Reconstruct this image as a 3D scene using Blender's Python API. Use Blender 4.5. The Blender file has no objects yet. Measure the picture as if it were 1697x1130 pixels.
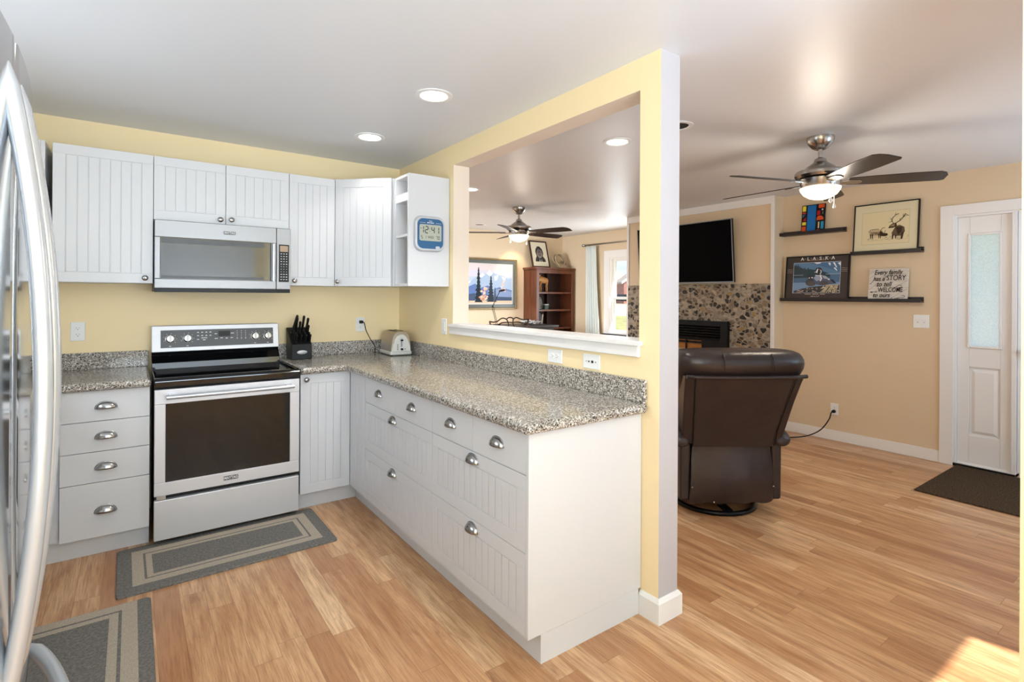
import bpy, bmesh, math, random
from mathutils import Vector, Matrix
random.seed(7)
SC = bpy.context.scene
COL = SC.collection

# ------------------------------------------------------------------ camera
YAW, ROLL, FPX, CAMZ = 35.8176, 0.3274, 872.95, 1.396
cam_data = bpy.data.cameras.new('camera')
cam_data.sensor_width = 36.0
cam_data.lens = FPX / 1697.0 * 36.0
cam_data.shift_y = -(565.0 - 490.55) / 1697.0
cam_data.clip_start = 0.02
cam_data.clip_end = 500
cam = bpy.data.objects.new('camera', cam_data)
COL.objects.link(cam)
cam.matrix_world = (Matrix.Translation((0, 0, CAMZ)) @ Matrix.Rotation(math.radians(-YAW), 4, 'Z')
                    @ Matrix.Rotation(math.radians(90), 4, 'X') @ Matrix.Rotation(math.radians(ROLL), 4, 'Z'))
SC.camera = cam

# ------------------------------------------------------------------ world, sun, daylight, exposure
SC.view_settings.view_transform = 'Standard'
SC.view_settings.look = 'None'
SC.view_settings.gamma = 1.0
SC.view_settings.use_curve_mapping = False
SC.view_settings.exposure = 0.58
world = bpy.data.worlds.new('sky')
SC.world = world
world.use_nodes = True
wn = world.node_tree.nodes
wn['Background'].inputs[0].default_value = (0.80, 0.89, 1.0, 1)
wn['Background'].inputs[1].default_value = 0.85

def lamp(name, kind, loc, energy, color=(1, 1, 1), rot=None, size=None, size_y=None, radius=None, spot=None, spread=None):
    d = bpy.data.lights.new(name, kind)
    d.energy = energy
    d.color = color
    if kind == 'AREA':
        d.shape = 'RECTANGLE' if size_y else 'DISK'
        d.size = size
        if size_y: d.size_y = size_y
        if spread: d.spread = spread
    if kind in ('POINT', 'SPOT') and radius is not None: d.shadow_soft_size = radius
    if kind == 'SPOT' and spot: d.spot_size = spot; d.spot_blend = 0.6
    if kind == 'SUN': d.angle = 0.009
    o = bpy.data.objects.new(name, d)
    COL.objects.link(o)
    o.location = loc
    if rot is not None: o.rotation_euler = rot
    return o

def aim(v):
    return Vector(v).to_track_quat('-Z', 'Y').to_euler()

lamp('sun', 'SUN', (2.5, -8, 9), 8.5, (1.0, 0.95, 0.87), aim((-0.18, 1.0, -0.914)))
# daylight of the patio door and far window, plus added fill lights
lamp('kitchen_ceiling_fill', 'AREA', (0.40, -1.60, 1.25), 140, (0.66, 0.83, 1.0), aim((0, 1, 3.0)), 2.5, 1.5)  # added upward fill for the ceiling, floating in front of the rear window
lamp('patio_door_daylight', 'AREA', (2.65, -1.56, 1.08), 2, (0.45, 0.70, 1.0), aim((0.0, 1, 0.0)), 1.15, 1.95)
lamp('kitchen_side_fill', 'AREA', (-0.96, 2.40, 1.60), 9.5, (0.78, 0.89, 1.0), aim((1, -0.1, 0.15)), 1.2, 0.9)  # added fill from an invented, unseen window over the left counter
lamp('far_room_fill', 'AREA', (2.05, 5.75, 1.45), 36, (0.86, 0.93, 1.0), aim((1, 0.45, -0.35)), 1.6, 1.1, spread=math.radians(100))  # added fill that brightens the far wall from an invented side window
lamp('living_room_fill', 'AREA', (4.5, -1.15, 1.45), 28, (0.54, 0.77, 1.0), aim((0.6, 1, 0.8)), 1.5, 1.15)  # added fill for the living room, set inside an invented rear window
lamp('far_window_daylight', 'AREA', (6.2, 5.45, 1.42), 20, (0.85, 0.93, 1.0), aim((-1, 0, -0.05)), 0.9, 1.15)

# ------------------------------------------------------------------ helpers
def srgb(r, g, b):
    def f(c):
        c /= 255.0
        return c / 12.92 if c <= 0.04045 else ((c + 0.055) / 1.055) ** 2.4
    return (f(r), f(g), f(b), 1.0)

ROOTM = {}

def tag(o, label=None, cat=None, group=None, kind=None):
    if label: o['label'] = label
    if cat: o['category'] = cat
    if group: o['group'] = group
    if kind: o['kind'] = kind
    return o

def thing(name, loc, label, cat, group=None, rz=0.0):
    o = bpy.data.objects.new(name, None)
    COL.objects.link(o)
    o.empty_display_size = 0.1
    o.location = loc
    o.rotation_euler = (0, 0, rz)
    ROOTM[o.name] = Matrix.Translation(Vector(loc)) @ Matrix.Rotation(rz, 4, 'Z')
    return tag(o, label, cat, group)

class G:
    """collects shapes and links them as one mesh object"""
    def __init__(s, M=None):
        s.bm = bmesh.new(); s.mi = 0; s.M = M
    def _v(s, p):
        p = Vector(p)
        return s.bm.verts.new(s.M @ p if s.M else p)
    def _f(s, vs, smooth=False):
        try:
            f = s.bm.faces.new(vs)
            f.material_index = s.mi
            f.smooth = smooth
            return f
        except ValueError:
            return None
    def m(s, i): s.mi = i; return s
    def box(s, x0, y0, z0, x1, y1, z1):
        x0, x1 = min(x0, x1), max(x0, x1); y0, y1 = min(y0, y1), max(y0, y1); z0, z1 = min(z0, z1), max(z0, z1)
        v = [s._v((x, y, z)) for z in (z0, z1) for y in (y0, y1) for x in (x0, x1)]
        for q in ((0, 2, 3, 1), (4, 5, 7, 6), (0, 1, 5, 4), (2, 6, 7, 3), (0, 4, 6, 2), (1, 3, 7, 5)):
            s._f([v[i] for i in q])
        return s
    def poly(s, pts):
        s._f([s._v(p) for p in pts]); return s
    def prism(s, pts, vec):
        vec = Vector(vec)
        a = [s._v(p) for p in pts]
        b = [s._v(Vector(p) + vec) for p in pts]
        n = len(a)
        s._f(a[::-1]); s._f(b)
        for i in range(n):
            s._f([a[i], a[(i + 1) % n], b[(i + 1) % n], b[i]])
        return s
    def loft(s, rings, cap=True, closed=True, loop=False, smooth=True):
        R = [[s._v(p) for p in r] for r in rings]
        n = len(R[0])
        rng = range(len(R)) if loop else range(len(R) - 1)
        for i in rng:
            a, b = R[i], R[(i + 1) % len(R)]
            for j in range(n if closed else n - 1):
                k = (j + 1) % n
                s._f([a[j], a[k], b[k], b[j]], smooth)
        if cap and not loop and closed:
            s._f(R[0][::-1]); s._f(R[-1])
        return s
    def tube(s, path, r, seg=10, loop=False, flat=None):
        P = [Vector(p) for p in path]
        n = len(P)
        rings = []
        up = None
        for i in range(n):
            if loop: t = P[(i + 1) % n] - P[i - 1]
            else: t = P[min(i + 1, n - 1)] - P[max(i - 1, 0)]
            t.normalize()
            if up is None:
                up = Vector((0, 0, 1)) if abs(t.z) < 0.9 else Vector((0, 1, 0))
            u = (up - t * up.dot(t)).normalized()
            w = t.cross(u)
            up = u
            rr = r[i] if isinstance(r, (list, tuple)) else r
            a, b = (rr, rr) if flat is None else (rr * flat[0], rr * flat[1])
            rings.append([P[i] + u * a * math.cos(2 * math.pi * k / seg) + w * b * math.sin(2 * math.pi * k / seg) for k in range(seg)])
        return s.loft(rings, loop=loop)
    def cyl(s, p0, p1, r, r1=None, seg=24):
        p0, p1 = Vector(p0), Vector(p1)
        t = (p1 - p0).normalized()
        up = Vector((0, 0, 1)) if abs(t.z) < 0.9 else Vector((1, 0, 0))
        u = (up - t * up.dot(t)).normalized(); w = t.cross(u)
        r1 = r if r1 is None else r1
        return s.loft([[p + (u * math.cos(2 * math.pi * k / seg) + w * math.sin(2 * math.pi * k / seg)) * q for k in range(seg)] for p, q in ((p0, r), (p1, r1))])
    def lathe(s, prof, c, seg=32, axis='Z'):
        c = Vector(c)
        rings = []
        for r, h in prof:
            r = max(r, 1e-4)
            ring = []
            for k in range(seg):
                a = 2 * math.pi * k / seg
                if axis == 'Z': d = Vector((r * math.cos(a), r * math.sin(a), h))
                elif axis == 'Y': d = Vector((r * math.cos(a), h, r * math.sin(a)))
                else: d = Vector((h, r * math.cos(a), r * math.sin(a)))
                ring.append(c + d)
            rings.append(ring)
        return s.loft(rings)
    def ell(s, c, rx, ry, rz, seg=20, rings=10):
        c = Vector(c); R = []
        for i in range(rings + 1):
            t = -math.pi / 2 + math.pi * i / rings
            q = max(math.cos(t), 1e-3)
            R.append([c + Vector((rx * q * math.cos(2 * math.pi * k / seg), ry * q * math.sin(2 * math.pi * k / seg), rz * math.sin(t))) for k in range(seg)])
        return s.loft(R)
    def build(s, name, mats, parent=None, bevel=0, bseg=2, sub=0, solid=0, smooth=None, label=None, local=False, weld=False):
        if not isinstance(mats, (list, tuple)): mats = [mats]
        bm = s.bm
        if weld: bmesh.ops.remove_doubles(bm, verts=bm.verts, dist=1e-5)
        bmesh.ops.recalc_face_normals(bm, faces=bm.faces)
        loc = Vector((0, 0, 0))
        if parent is None:
            xs = [v.co for v in bm.verts]
            lo = Vector((min(v.x for v in xs), min(v.y for v in xs), min(v.z for v in xs)))
            hi = Vector((max(v.x for v in xs), max(v.y for v in xs), max(v.z for v in xs)))
            loc = Vector(((lo.x + hi.x) / 2, (lo.y + hi.y) / 2, lo.z))
            bmesh.ops.translate(bm, verts=bm.verts, vec=-loc)
        elif not local:
            bmesh.ops.transform(bm, matrix=ROOTM[parent.name].inverted(), verts=bm.verts)
        me = bpy.data.meshes.new(name)
        bm.to_mesh(me); bm.free()
        for m_ in mats: me.materials.append(m_)
        o = bpy.data.objects.new(name, me)
        COL.objects.link(o)
        if parent is not None:
            o.parent = parent
            ROOTM[o.name] = ROOTM[parent.name]
        else:
            o.location = loc
            ROOTM[o.name] = Matrix.Translation(loc)
        if smooth is not None:
            for p in me.polygons: p.use_smooth = True
            me.set_sharp_from_angle(angle=math.radians(smooth))
        if solid:
            md = o.modifiers.new('solid', 'SOLIDIFY'); md.thickness = solid; md.offset = 0
        if bevel:
            md = o.modifiers.new('bevel', 'BEVEL'); md.width = bevel; md.segments = bseg
            md.limit_method = 'ANGLE'; md.angle_limit = math.radians(35)
        if sub:
            md = o.modifiers.new('sub', 'SUBSURF'); md.levels = sub; md.render_levels = sub
        if label: o['label'] = label
        return o

def struct(g, name, mats, parent=None, label=None, **k):
    o = g.build(name, mats, parent, **k)
    if parent is None: o['kind'] = 'structure'
    if label: o['label'] = label
    return o

def lettering(name, body, size, origin, xdir, ydir, mat, parent, align='CENTER', extrude=0.0003, shear=0.0, space=1.0, sx=1.0, offset=0.0):
    cu = bpy.data.curves.new('t', 'FONT')
    cu.body = body; cu.size = size; cu.align_x = align; cu.align_y = 'CENTER'
    cu.extrude = extrude; cu.shear = shear; cu.space_character = space; cu.offset = offset
    to = bpy.data.objects.new('t', cu)
    COL.objects.link(to)
    dg = bpy.context.evaluated_depsgraph_get()
    me = bpy.data.meshes.new_from_object(to.evaluated_get(dg))
    bpy.data.objects.remove(to); bpy.data.curves.remove(cu)
    x = Vector(xdir).normalized(); y = Vector(ydir).normalized(); z = x.cross(y).normalized()
    M = Matrix(((x.x * sx, y.x, z.x, origin[0]), (x.y * sx, y.y, z.y, origin[1]), (x.z * sx, y.z, z.z, origin[2]), (0, 0, 0, 1)))
    me.transform(ROOTM[parent.name].inverted() @ M)
    me.name = name
    me.materials.clear(); me.materials.append(mat)
    o = bpy.data.objects.new(name, me)
    COL.objects.link(o); o.parent = parent
    ROOTM[o.name] = ROOTM[parent.name]
    return o

# ------------------------------------------------------------------ materials
class N:
    def __init__(s, name):
        s.mat = bpy.data.materials.new(name)
        s.mat.use_nodes = True
        s.t = s.mat.node_tree
        s.b = s.t.nodes['Principled BSDF']
        s.out = s.t.nodes['Material Output']
    def n(s, kind, **k):
        x = s.t.nodes.new(kind)
        for a, v in k.items(): setattr(x, a, v)
        return x
    def l(s, a, b): s.t.links.new(a, b)
    def math(s, op, a, b=None, c=None):
        x = s.n('ShaderNodeMath', operation=op)
        for i, v in enumerate((a, b, c)):
            if v is None: continue
            if isinstance(v, (int, float)): x.inputs[i].default_value = v
            else: s.l(v, x.inputs[i])
        return x.outputs[0]
    def obj(s):
        return s.n('ShaderNodeTexCoord').outputs['Object']
    def ramp(s, fac, stops, interp='LINEAR'):
        x = s.n('ShaderNodeValToRGB')
        x.color_ramp.interpolation = interp
        el = x.color_ramp.elements
        while len(el) < len(stops): el.new(0.5)
        for e, (p, c) in zip(el, stops):
            e.position = p; e.color = c
        s.l(fac, x.inputs[0])
        return x.outputs[0]
    def noise(s, vec, scale, detail=3, rough=0.5):
        x = s.n('ShaderNodeTexNoise')
        x.inputs['Scale'].default_value = scale; x.inputs['Detail'].default_value = detail
        x.inputs['Roughness'].default_value = rough
        if vec is not None: s.l(vec, x.inputs['Vector'])
        return x.outputs[0]
    def mapping(s, vec, scale=(1, 1, 1), rot=(0, 0, 0), loc=(0, 0, 0)):
        x = s.n('ShaderNodeMapping')
        x.inputs['Scale'].default_value = scale; x.inputs['Rotation'].default_value = rot; x.inputs['Location'].default_value = loc
        s.l(vec, x.inputs['Vector'])
        return x.outputs[0]
    def mix(s, fac, a, b, blend='MIX'):
        x = s.n('ShaderNodeMix', data_type='RGBA', blend_type=blend)
        if isinstance(fac, (int, float)): x.inputs[0].default_value = fac
        else: s.l(fac, x.inputs[0])
        for i, v in ((6, a), (7, b)):
            if isinstance(v, tuple): x.inputs[i].default_value = v
            else: s.l(v, x.inputs[i])
        return x.outputs[2]
    def bump(s, h, strength=0.2, dist=0.002):
        x = s.n('ShaderNodeBump')
        x.inputs['Strength'].default_value = strength; x.inputs['Distance'].default_value = dist
        s.l(h, x.inputs['Height'])
        s.l(x.outputs[0], s.b.inputs['Normal'])

def plain(name, rgb, rough=0.5, metal=0.0, spec=0.5, coat=0.0, emit=0.0, var=0.0, bump=0.0, bscale=60):
    k = N(name)
    c = srgb(*rgb)
    k.b.inputs['Base Color'].default_value = c
    k.b.inputs['Roughness'].default_value = rough
    k.b.inputs['Metallic'].default_value = metal
    k.b.inputs['Specular IOR Level'].default_value = spec
    k.b.inputs['Coat Weight'].default_value = coat
    if var or bump:
        v = k.noise(k.obj(), bscale, 3)
        if var:
            d = tuple(x * (1 - var) for x in c[:3]) + (1,)
            k.l(k.ramp(v, [(0.3, d), (0.7, c)]), k.b.inputs['Base Color'])
        if bump: k.bump(v, bump, 0.001)
    if emit:
        k.b.inputs['Emission Color'].default_value = c
        k.b.inputs['Emission Strength'].default_value = emit
    return k.mat

def m_steel(name, rgb, rough=0.3, streak=(1, 1, 90), var=0.04, metal=0.7):
    k = N(name)
    v = k.noise(k.mapping(k.obj(), streak), 6, 4)
    c = srgb(*rgb)
    k.l(k.ramp(v, [(0.3, tuple(x * (1 - var) for x in c[:3]) + (1,)), (0.7, c)]), k.b.inputs['Base Color'])
    k.b.inputs['Metallic'].default_value = metal
    r = k.n('ShaderNodeMapRange')
    r.inputs['To Min'].default_value = rough - 0.015; r.inputs['To Max'].default_value = rough + 0.015
    k.l(v, r.inputs['Value']); k.l(r.outputs[0], k.b.inputs['Roughness'])
    return k.mat

def m_floor():
    k = N('laminate_planks')
    sep = k.n('ShaderNodeSeparateXYZ'); k.l(k.obj(), sep.inputs[0])
    X, Y = sep.outputs[0], sep.outputs[1]
    W, L = 0.098, 1.05
    row = k.math('FLOOR', k.math('DIVIDE', X, W))
    wr = k.n('ShaderNodeTexWhiteNoise', noise_dimensions='1D'); k.l(row, wr.inputs['W'])
    yo = k.math('ADD', k.math('DIVIDE', Y, L), k.math('MULTIPLY', wr.outputs['Value'], 7.3))
    colm = k.math('FLOOR', yo)
    cv = k.n('ShaderNodeCombineXYZ'); k.l(row, cv.inputs[0]); k.l(colm, cv.inputs[1])
    wn_ = k.n('ShaderNodeTexWhiteNoise', noise_dimensions='2D'); k.l(cv.outputs[0], wn_.inputs['Vector'])
    rnd = wn_.outputs['Value']
    # grain: long along Y, shifted per plank
    off = k.n('ShaderNodeVectorMath', operation='MULTIPLY_ADD')
    k.l(wn_.outputs['Color'], off.inputs[0]); off.inputs[1].default_value = (7, 9, 3); k.l(k.obj(), off.inputs[2])
    g1 = k.noise(k.mapping(off.outputs[0], (9, 0.9, 1)), 3.0, 5, 0.6)
    g2 = k.noise(k.mapping(off.outputs[0], (60, 2.2, 1)), 3.0, 4, 0.6)
    base = k.ramp(rnd, [(0.0, srgb(184, 134, 94)), (0.35, srgb(210, 163, 119)), (0.7, srgb(222, 178, 133)), (1.0, srgb(234, 195, 152))])
    c1 = k.mix(k.ramp(g1, [(0.38, (0, 0, 0, 1)), (0.72, (0.85, 0.85, 0.85, 1))]), base, srgb(164, 108, 66))
    c2 = k.mix(k.ramp(g2, [(0.46, (0, 0, 0, 1)), (0.72, (0.62, 0.62, 0.62, 1))]), c1, srgb(138, 92, 60))
    # knots and dark figure
    g3 = k.noise(k.mapping(off.outputs[0], (5, 1.3, 1)), 2.2, 6, 0.7)
    c3 = k.mix(k.ramp(g3, [(0.59, (0, 0, 0, 1)), (0.76, (0.75, 0.75, 0.75, 1))]), c2, srgb(122, 74, 42))
    fx = k.math('FRACT', k.math('DIVIDE', X, W)); fy = k.math('FRACT', yo)
    ex = k.math('MINIMUM', fx, k.math('SUBTRACT', 1.0, fx)); ey = k.math('MINIMUM', fy, k.math('SUBTRACT', 1.0, fy))
    jx = k.math('LESS_THAN', ex, 0.011); jy = k.math('LESS_THAN', ey, 0.0013)
    j = k.math('MAXIMUM', jx, jy)
    k.l(k.mix(k.math('MULTIPLY', j, 0.45), c3, srgb(110, 68, 40)), k.b.inputs['Base Color'])
    k.b.inputs['Roughness'].default_value = 0.30
    k.b.inputs['Specular IOR Level'].default_value = 0.45
    k.bump(k.math('SUBTRACT', 1.0, j), 0.12, 0.0008)
    return k.mat

def m_granite():
    k = N('speckled_granite')
    o = k.obj()
    def vor(scale, loc):
        v = k.n('ShaderNodeTexVoronoi', feature='F1'); v.inputs['Scale'].default_value = scale
        k.l(k.mapping(o, (1, 1, 1), (0.3, 0.5, 0.2), loc), v.inputs['Vector'])
        s = k.n('ShaderNodeSeparateColor'); k.l(v.outputs['Color'], s.inputs[0])
        return s.outputs[0], s.outputs[1]
    a, a2 = vor(170, (0, 0, 0)); b, b2 = vor(240, (3, 1, 2))
    base = k.ramp(a, [(0.0, srgb(162, 152, 140)), (0.35, srgb(192, 184, 173)), (0.62, srgb(142, 134, 126)), (0.8, srgb(216, 213, 208))], 'CONSTANT')
    dark = k.ramp(b, [(0.0, (0, 0, 0, 1)), (0.80, (1, 1, 1, 1))], 'CONSTANT')
    c = k.mix(dark, base, srgb(52, 48, 46))
    mid = k.ramp(b2, [(0.0, (0, 0, 0, 1)), (0.82, (0.8, 0.8, 0.8, 1))], 'CONSTANT')
    c = k.mix(mid, c, srgb(104, 98, 92))
    k.l(c, k.b.inputs['Base Color'])
    k.b.inputs['Roughness'].default_value = 0.13
    return k.mat

def m_pebbles():
    k = N('pebble_mosaic')
    o = k.obj()
    w = k.noise(o, 9, 2)
    dis = k.n('ShaderNodeVectorMath', operation='MULTIPLY_ADD')
    k.l(w, dis.inputs[0]); dis.inputs[1].default_value = (0.03, 0.05, 0.05); k.l(o, dis.inputs[2])
    mp = k.mapping(dis.outputs[0], (0.0, 1.0, 1.2))
    v = k.n('ShaderNodeTexVoronoi', feature='F1'); v.inputs['Scale'].default_value = 21; v.inputs['Randomness'].default_value = 0.9
    e = k.n('ShaderNodeTexVoronoi', feature='DISTANCE_TO_EDGE'); e.inputs['Scale'].default_value = 21; e.inputs['Randomness'].default_value = 0.9
    k.l(mp, v.inputs['Vector']); k.l(mp, e.inputs['Vector'])
    s = k.n('ShaderNodeSeparateColor'); k.l(v.outputs['Color'], s.inputs[0])
    col = k.ramp(s.outputs[0], [(0.0, srgb(38, 32, 30)), (0.22, srgb(72, 58, 46)), (0.34, srgb(120, 106, 92)), (0.52, srgb(152, 138, 120)), (0.72, srgb(176, 162, 144)), (0.86, srgb(132, 112, 88)), (0.95, srgb(160, 132, 84))], 'CONSTANT')
    # smaller dark pebbles, wide grout
    thr = k.math('ADD', 0.035, k.math('MULTIPLY', s.outputs[1], 0.05))
    rad = k.math('SUBTRACT', 0.80, k.math('MULTIPLY', s.outputs[2], 0.16))
    inside = k.math('MULTIPLY', k.math('GREATER_THAN', e.outputs['Distance'], thr), k.math('LESS_THAN', v.outputs['Distance'], rad))
    k.l(k.mix(inside, srgb(168, 156, 138), col), k.b.inputs['Base Color'])
    h = k.math('MINIMUM', k.math('MAXIMUM', k.math('SUBTRACT', e.outputs['Distance'], thr), 0.0), 0.16)
    k.bump(k.math('POWER', h, 0.5), 0.9, 0.03)
    k.l(k.math('SUBTRACT', 0.8, k.math('MULTIPLY', inside, 0.35)), k.b.inputs['Roughness'])
    return k.mat

def m_rug(name, hx, hy, marg, dark, tan, bands):
    """nested woven borders; marg = extra dark border on -x, +x, -y, +y"""
    k = N(name)
    sep = k.n('ShaderNodeSeparateXYZ'); k.l(k.obj(), sep.inputs[0])
    X, Y = sep.outputs[0], sep.outputs[1]
    ds = [k.math('SUBTRACT', k.math('ADD', X, hx), marg[0]), k.math('SUBTRACT', k.math('SUBTRACT', hx, X), marg[1]),
          k.math('SUBTRACT', k.math('ADD', Y, hy), marg[2]), k.math('SUBTRACT', k.math('SUBTRACT', hy, Y), marg[3])]
    d = k.math('MINIMUM', k.math('MINIMUM', ds[0], ds[1]), k.math('MINIMUM', ds[2], ds[3]))
    q = k.math('MULTIPLY', d, 5.0)
    D, T = srgb(*dark), srgb(*tan)
    st = [(0.0, D), (0.001, T)]
    cur = T
    for b in bands:
        cur = D if cur == T else T
        st.append((b * 5.0, cur))
    col = k.ramp(q, st, 'CONSTANT')
    nz = k.noise(k.mapping(k.obj(), (1, 1, 1)), 420, 2)
    nz2 = k.noise(k.obj(), 90, 4)
    c = k.mix(k.ramp(nz, [(0.4, (0, 0, 0, 1)), (0.65, (0.55, 0.55, 0.55, 1))]), col, srgb(60, 58, 55))
    c = k.mix(k.ramp(nz2, [(0.4, (0, 0, 0, 1)), (0.75, (0.25, 0.25, 0.25, 1))]), c, srgb(190, 184, 172))
    k.l(c, k.b.inputs['Base Color'])
    k.b.inputs['Roughness'].default_value = 0.95
    k.b.inputs['Specular IOR Level'].default_value = 0.1
    k.bump(nz, 0.5, 0.002)
    return k.mat

def m_leather():
    k = N('brown_leather')
    n1 = k.noise(k.obj(), 5, 4); n2 = k.noise(k.obj(), 160, 2); n3 = k.noise(k.obj(), 12, 3)
    k.l(k.ramp(n1, [(0.3, srgb(36, 28, 28)), (0.7, srgb(50, 39, 37))]), k.b.inputs['Base Color'])
    k.b.inputs['Roughness'].default_value = 0.33
    k.b.inputs['Specular IOR Level'].default_value = 0.5
    h = k.math('ADD', k.math('MULTIPLY', n2, 0.12), n3)
    k.bump(h, 0.35, 0.012)
    return k.mat

def m_wood(name, c0, c1, rough=0.35, scale=(12, 12, 1)):
    k = N(name)
    v = k.noise(k.mapping(k.obj(), scale), 3, 5, 0.6)
    k.l(k.ramp(v, [(0.3, srgb(*c0)), (0.7, srgb(*c1))]), k.b.inputs['Base Color'])
    k.b.inputs['Roughness'].default_value = rough
    return k.mat

def m_glass(name, tint=(0.97, 0.98, 1.0), gloss=0.07, rough=0.0):
    k = N(name)
    tr = k.n('ShaderNodeBsdfTransparent'); tr.inputs[0].default_value = tint + (1,)
    gl = k.n('ShaderNodeBsdfGlossy'); gl.inputs['Roughness'].default_value = rough
    mx = k.n('ShaderNodeMixShader'); mx.inputs[0].default_value = gloss
    k.l(tr.outputs[0], mx.inputs[1]); k.l(gl.outputs[0], mx.inputs[2]); k.l(mx.outputs[0], k.out.inputs[0])
    return k.mat

def m_frosted():
    k = N('frosted_glass')
    n_ = k.noise(k.obj(), 130, 2)
    tl = k.n('ShaderNodeBsdfTranslucent'); tl.inputs[0].default_value = srgb(228, 238, 255)
    tr = k.n('ShaderNodeBsdfTransparent')
    gl = k.n('ShaderNodeBsdfGlossy'); gl.inputs['Roughness'].default_value = 0.25
    bp = k.n('ShaderNodeBump'); bp.inputs['Strength'].default_value = 1.0; bp.inputs['Distance'].default_value = 0.006
    k.l(n_, bp.inputs['Height'])
    for x in (tl, gl): k.l(bp.outputs[0], x.inputs['Normal'])
    m1 = k.n('ShaderNodeMixShader')
    k.l(k.ramp(n_, [(0.35, (0.75, 0.75, 0.75, 1)), (0.65, (0.97, 0.97, 0.97, 1))]), m1.inputs[0])
    k.l(tr.outputs[0], m1.inputs[1]); k.l(tl.outputs[0], m1.inputs[2])
    m2 = k.n('ShaderNodeMixShader'); m2.inputs[0].default_value = 0.08
    k.l(m1.outputs[0], m2.inputs[1]); k.l(gl.outputs[0], m2.inputs[2]); k.l(m2.outputs[0], k.out.inputs[0])
    return k.mat

def m_fabric(name, rgb, rough=0.9, trans=0.0, scale=300):
    k = N(name)
    v = k.noise(k.obj(), scale, 2)
    c = srgb(*rgb)
    k.l(k.ramp(v, [(0.3, tuple(x * 0.88 for x in c[:3]) + (1,)), (0.7, c)]), k.b.inputs['Base Color'])
    k.b.inputs['Roughness'].default_value = rough
    k.b.inputs['Specular IOR Level'].default_value = 0.15
    k.bump(v, 0.2, 0.001)
    return k.mat

def m_grass():
    k = N('lawn_grass')
    v = k.noise(k.obj(), 1.4, 6, 0.75)
    k.l(k.ramp(v, [(0.3, srgb(92, 98, 50)), (0.5, srgb(134, 138, 84)), (0.7, srgb(172, 168, 118))]), k.b.inputs['Base Color'])
    k.b.inputs['Roughness'].default_value = 0.95
    return k.mat

M = {}
M['floor'] = m_floor()
M['granite'] = m_granite()
M['pebbles'] = m_pebbles()
M['cream'] = plain('cream_wall_paint', (250, 227, 181), 0.6, bump=0.05, bscale=220)
M['postend'] = plain('end_face_paint_light_toned', (188, 184, 187), 0.6, bump=0.05, bscale=220)  # same wall paint; cool window light and dimming put into its colour
M['blush'] = plain('tan_wall_paint_lit', (232, 216, 198), 0.6, bump=0.05, bscale=220)  # the living room tan with its bright lighting put into the colour
M['tan'] = plain('tan_wall_paint', (222, 200, 168), 0.6, bump=0.05, bscale=220)
M['ceiling'] = plain('white_ceiling_paint', (226, 227, 230), 0.42, bump=0.06, bscale=35)
M['trim'] = plain('white_trim_paint', (236, 233, 230), 0.35)
M['cab'] = plain('white_cabinet_foil', (212, 212, 214), 0.32)
M['cabin'] = plain('cabinet_interior_white', (225, 225, 226), 0.45)
M['steel'] = m_steel('brushed_stainless', (214, 214, 217), 0.45, (1, 1, 160), 0.04, 0.5)
M['steelh'] = m_steel('brushed_stainless_level', (214, 214, 217), 0.45, (1, 1, 160), 0.04, 0.5)
M['fridge'] = m_steel('refrigerator_stainless', (214, 216, 220), 0.10, (1, 90, 1), 0.03, 0.92)
M['chrome'] = plain('satin_chrome', (170, 169, 168), 0.24, 1.0)
M['handle'] = plain('satin_handle_steel', (196, 199, 204), 0.24, 0.55)
M['steelm'] = m_steel('brushed_stainless_soft', (156, 156, 158), 0.42, (1, 1, 160))
M['nickel'] = plain('brushed_nickel', (176, 172, 168), 0.24, 1.0)
M['blackgloss'] = plain('black_gloss_enamel', (12, 12, 13), 0.07, spec=0.6)
M['ovenglass'] = plain('dark_oven_glass', (22, 22, 23), 0.06, spec=0.4, coat=0.1)
M['microglass'] = plain('grey_microwave_glass', (52, 52, 52), 0.07, spec=0.6, coat=0.2)
M['blackplastic'] = plain('black_plastic', (13, 13, 14), 0.4, spec=0.3)
M['darkgrey'] = plain('dark_grey_panel', (66, 66, 68), 0.35)
M['white'] = plain('white_plastic', (240, 240, 238), 0.35)
M['mark'] = plain('white_print', (225, 225, 225), 0.6)
M['shadowgap'] = plain('black_gap', (10, 10, 10), 0.8)
M['slot'] = plain('dark_slot', (40, 38, 36), 0.6)
M['leather'] = m_leather()
M['blackmetal'] = plain('black_metal', (18, 18, 19), 0.3, 0.6)
M['blade'] = plain('espresso_fan_blade', (44, 36, 32), 0.35, var=0.2, bscale=12)
M['espresso'] = plain('espresso_stained_wood', (34, 27, 25), 0.4)
M['tvscreen'] = plain('tv_screen', (4, 4, 6), 0.55, spec=0.04)
M['tvframe'] = plain('tv_frame_silver', (140, 140, 142), 0.3, 0.8)
M['brass'] = plain('polished_brass', (150, 106, 62), 0.35, 1.0)
M['fireglass'] = plain('fire_glass', (150, 140, 128), 0.12, spec=0.8)
M['cherry'] = m_wood('cherry_wood', (70, 36, 20), (112, 60, 34), 0.35, (9, 9, 0.8))
M['cherryin'] = m_wood('cherry_wood_dark', (48, 26, 20), (70, 38, 28), 0.5, (9, 9, 0.8))
M['bluecase'] = plain('blue_clock_face', (40, 92, 136), 0.3)
M['silverplastic'] = plain('silver_plastic', (192, 194, 196), 0.35, 0.3)
M['lcd'] = plain('lcd_glass', (176, 180, 166), 0.25)
M['lcdink'] = plain('lcd_ink', (28, 30, 30), 0.5)
M['curtain'] = m_fabric('white_curtain', (226, 232, 228))
M['glass'] = m_glass('window_glass')
M['frosted'] = m_frosted()
M['bowl'] = plain('opal_glass', (255, 240, 214), 0.3, emit=1.05)
M['led'] = plain('lamp_lens', (255, 250, 240), 0.4, emit=6.0)
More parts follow.
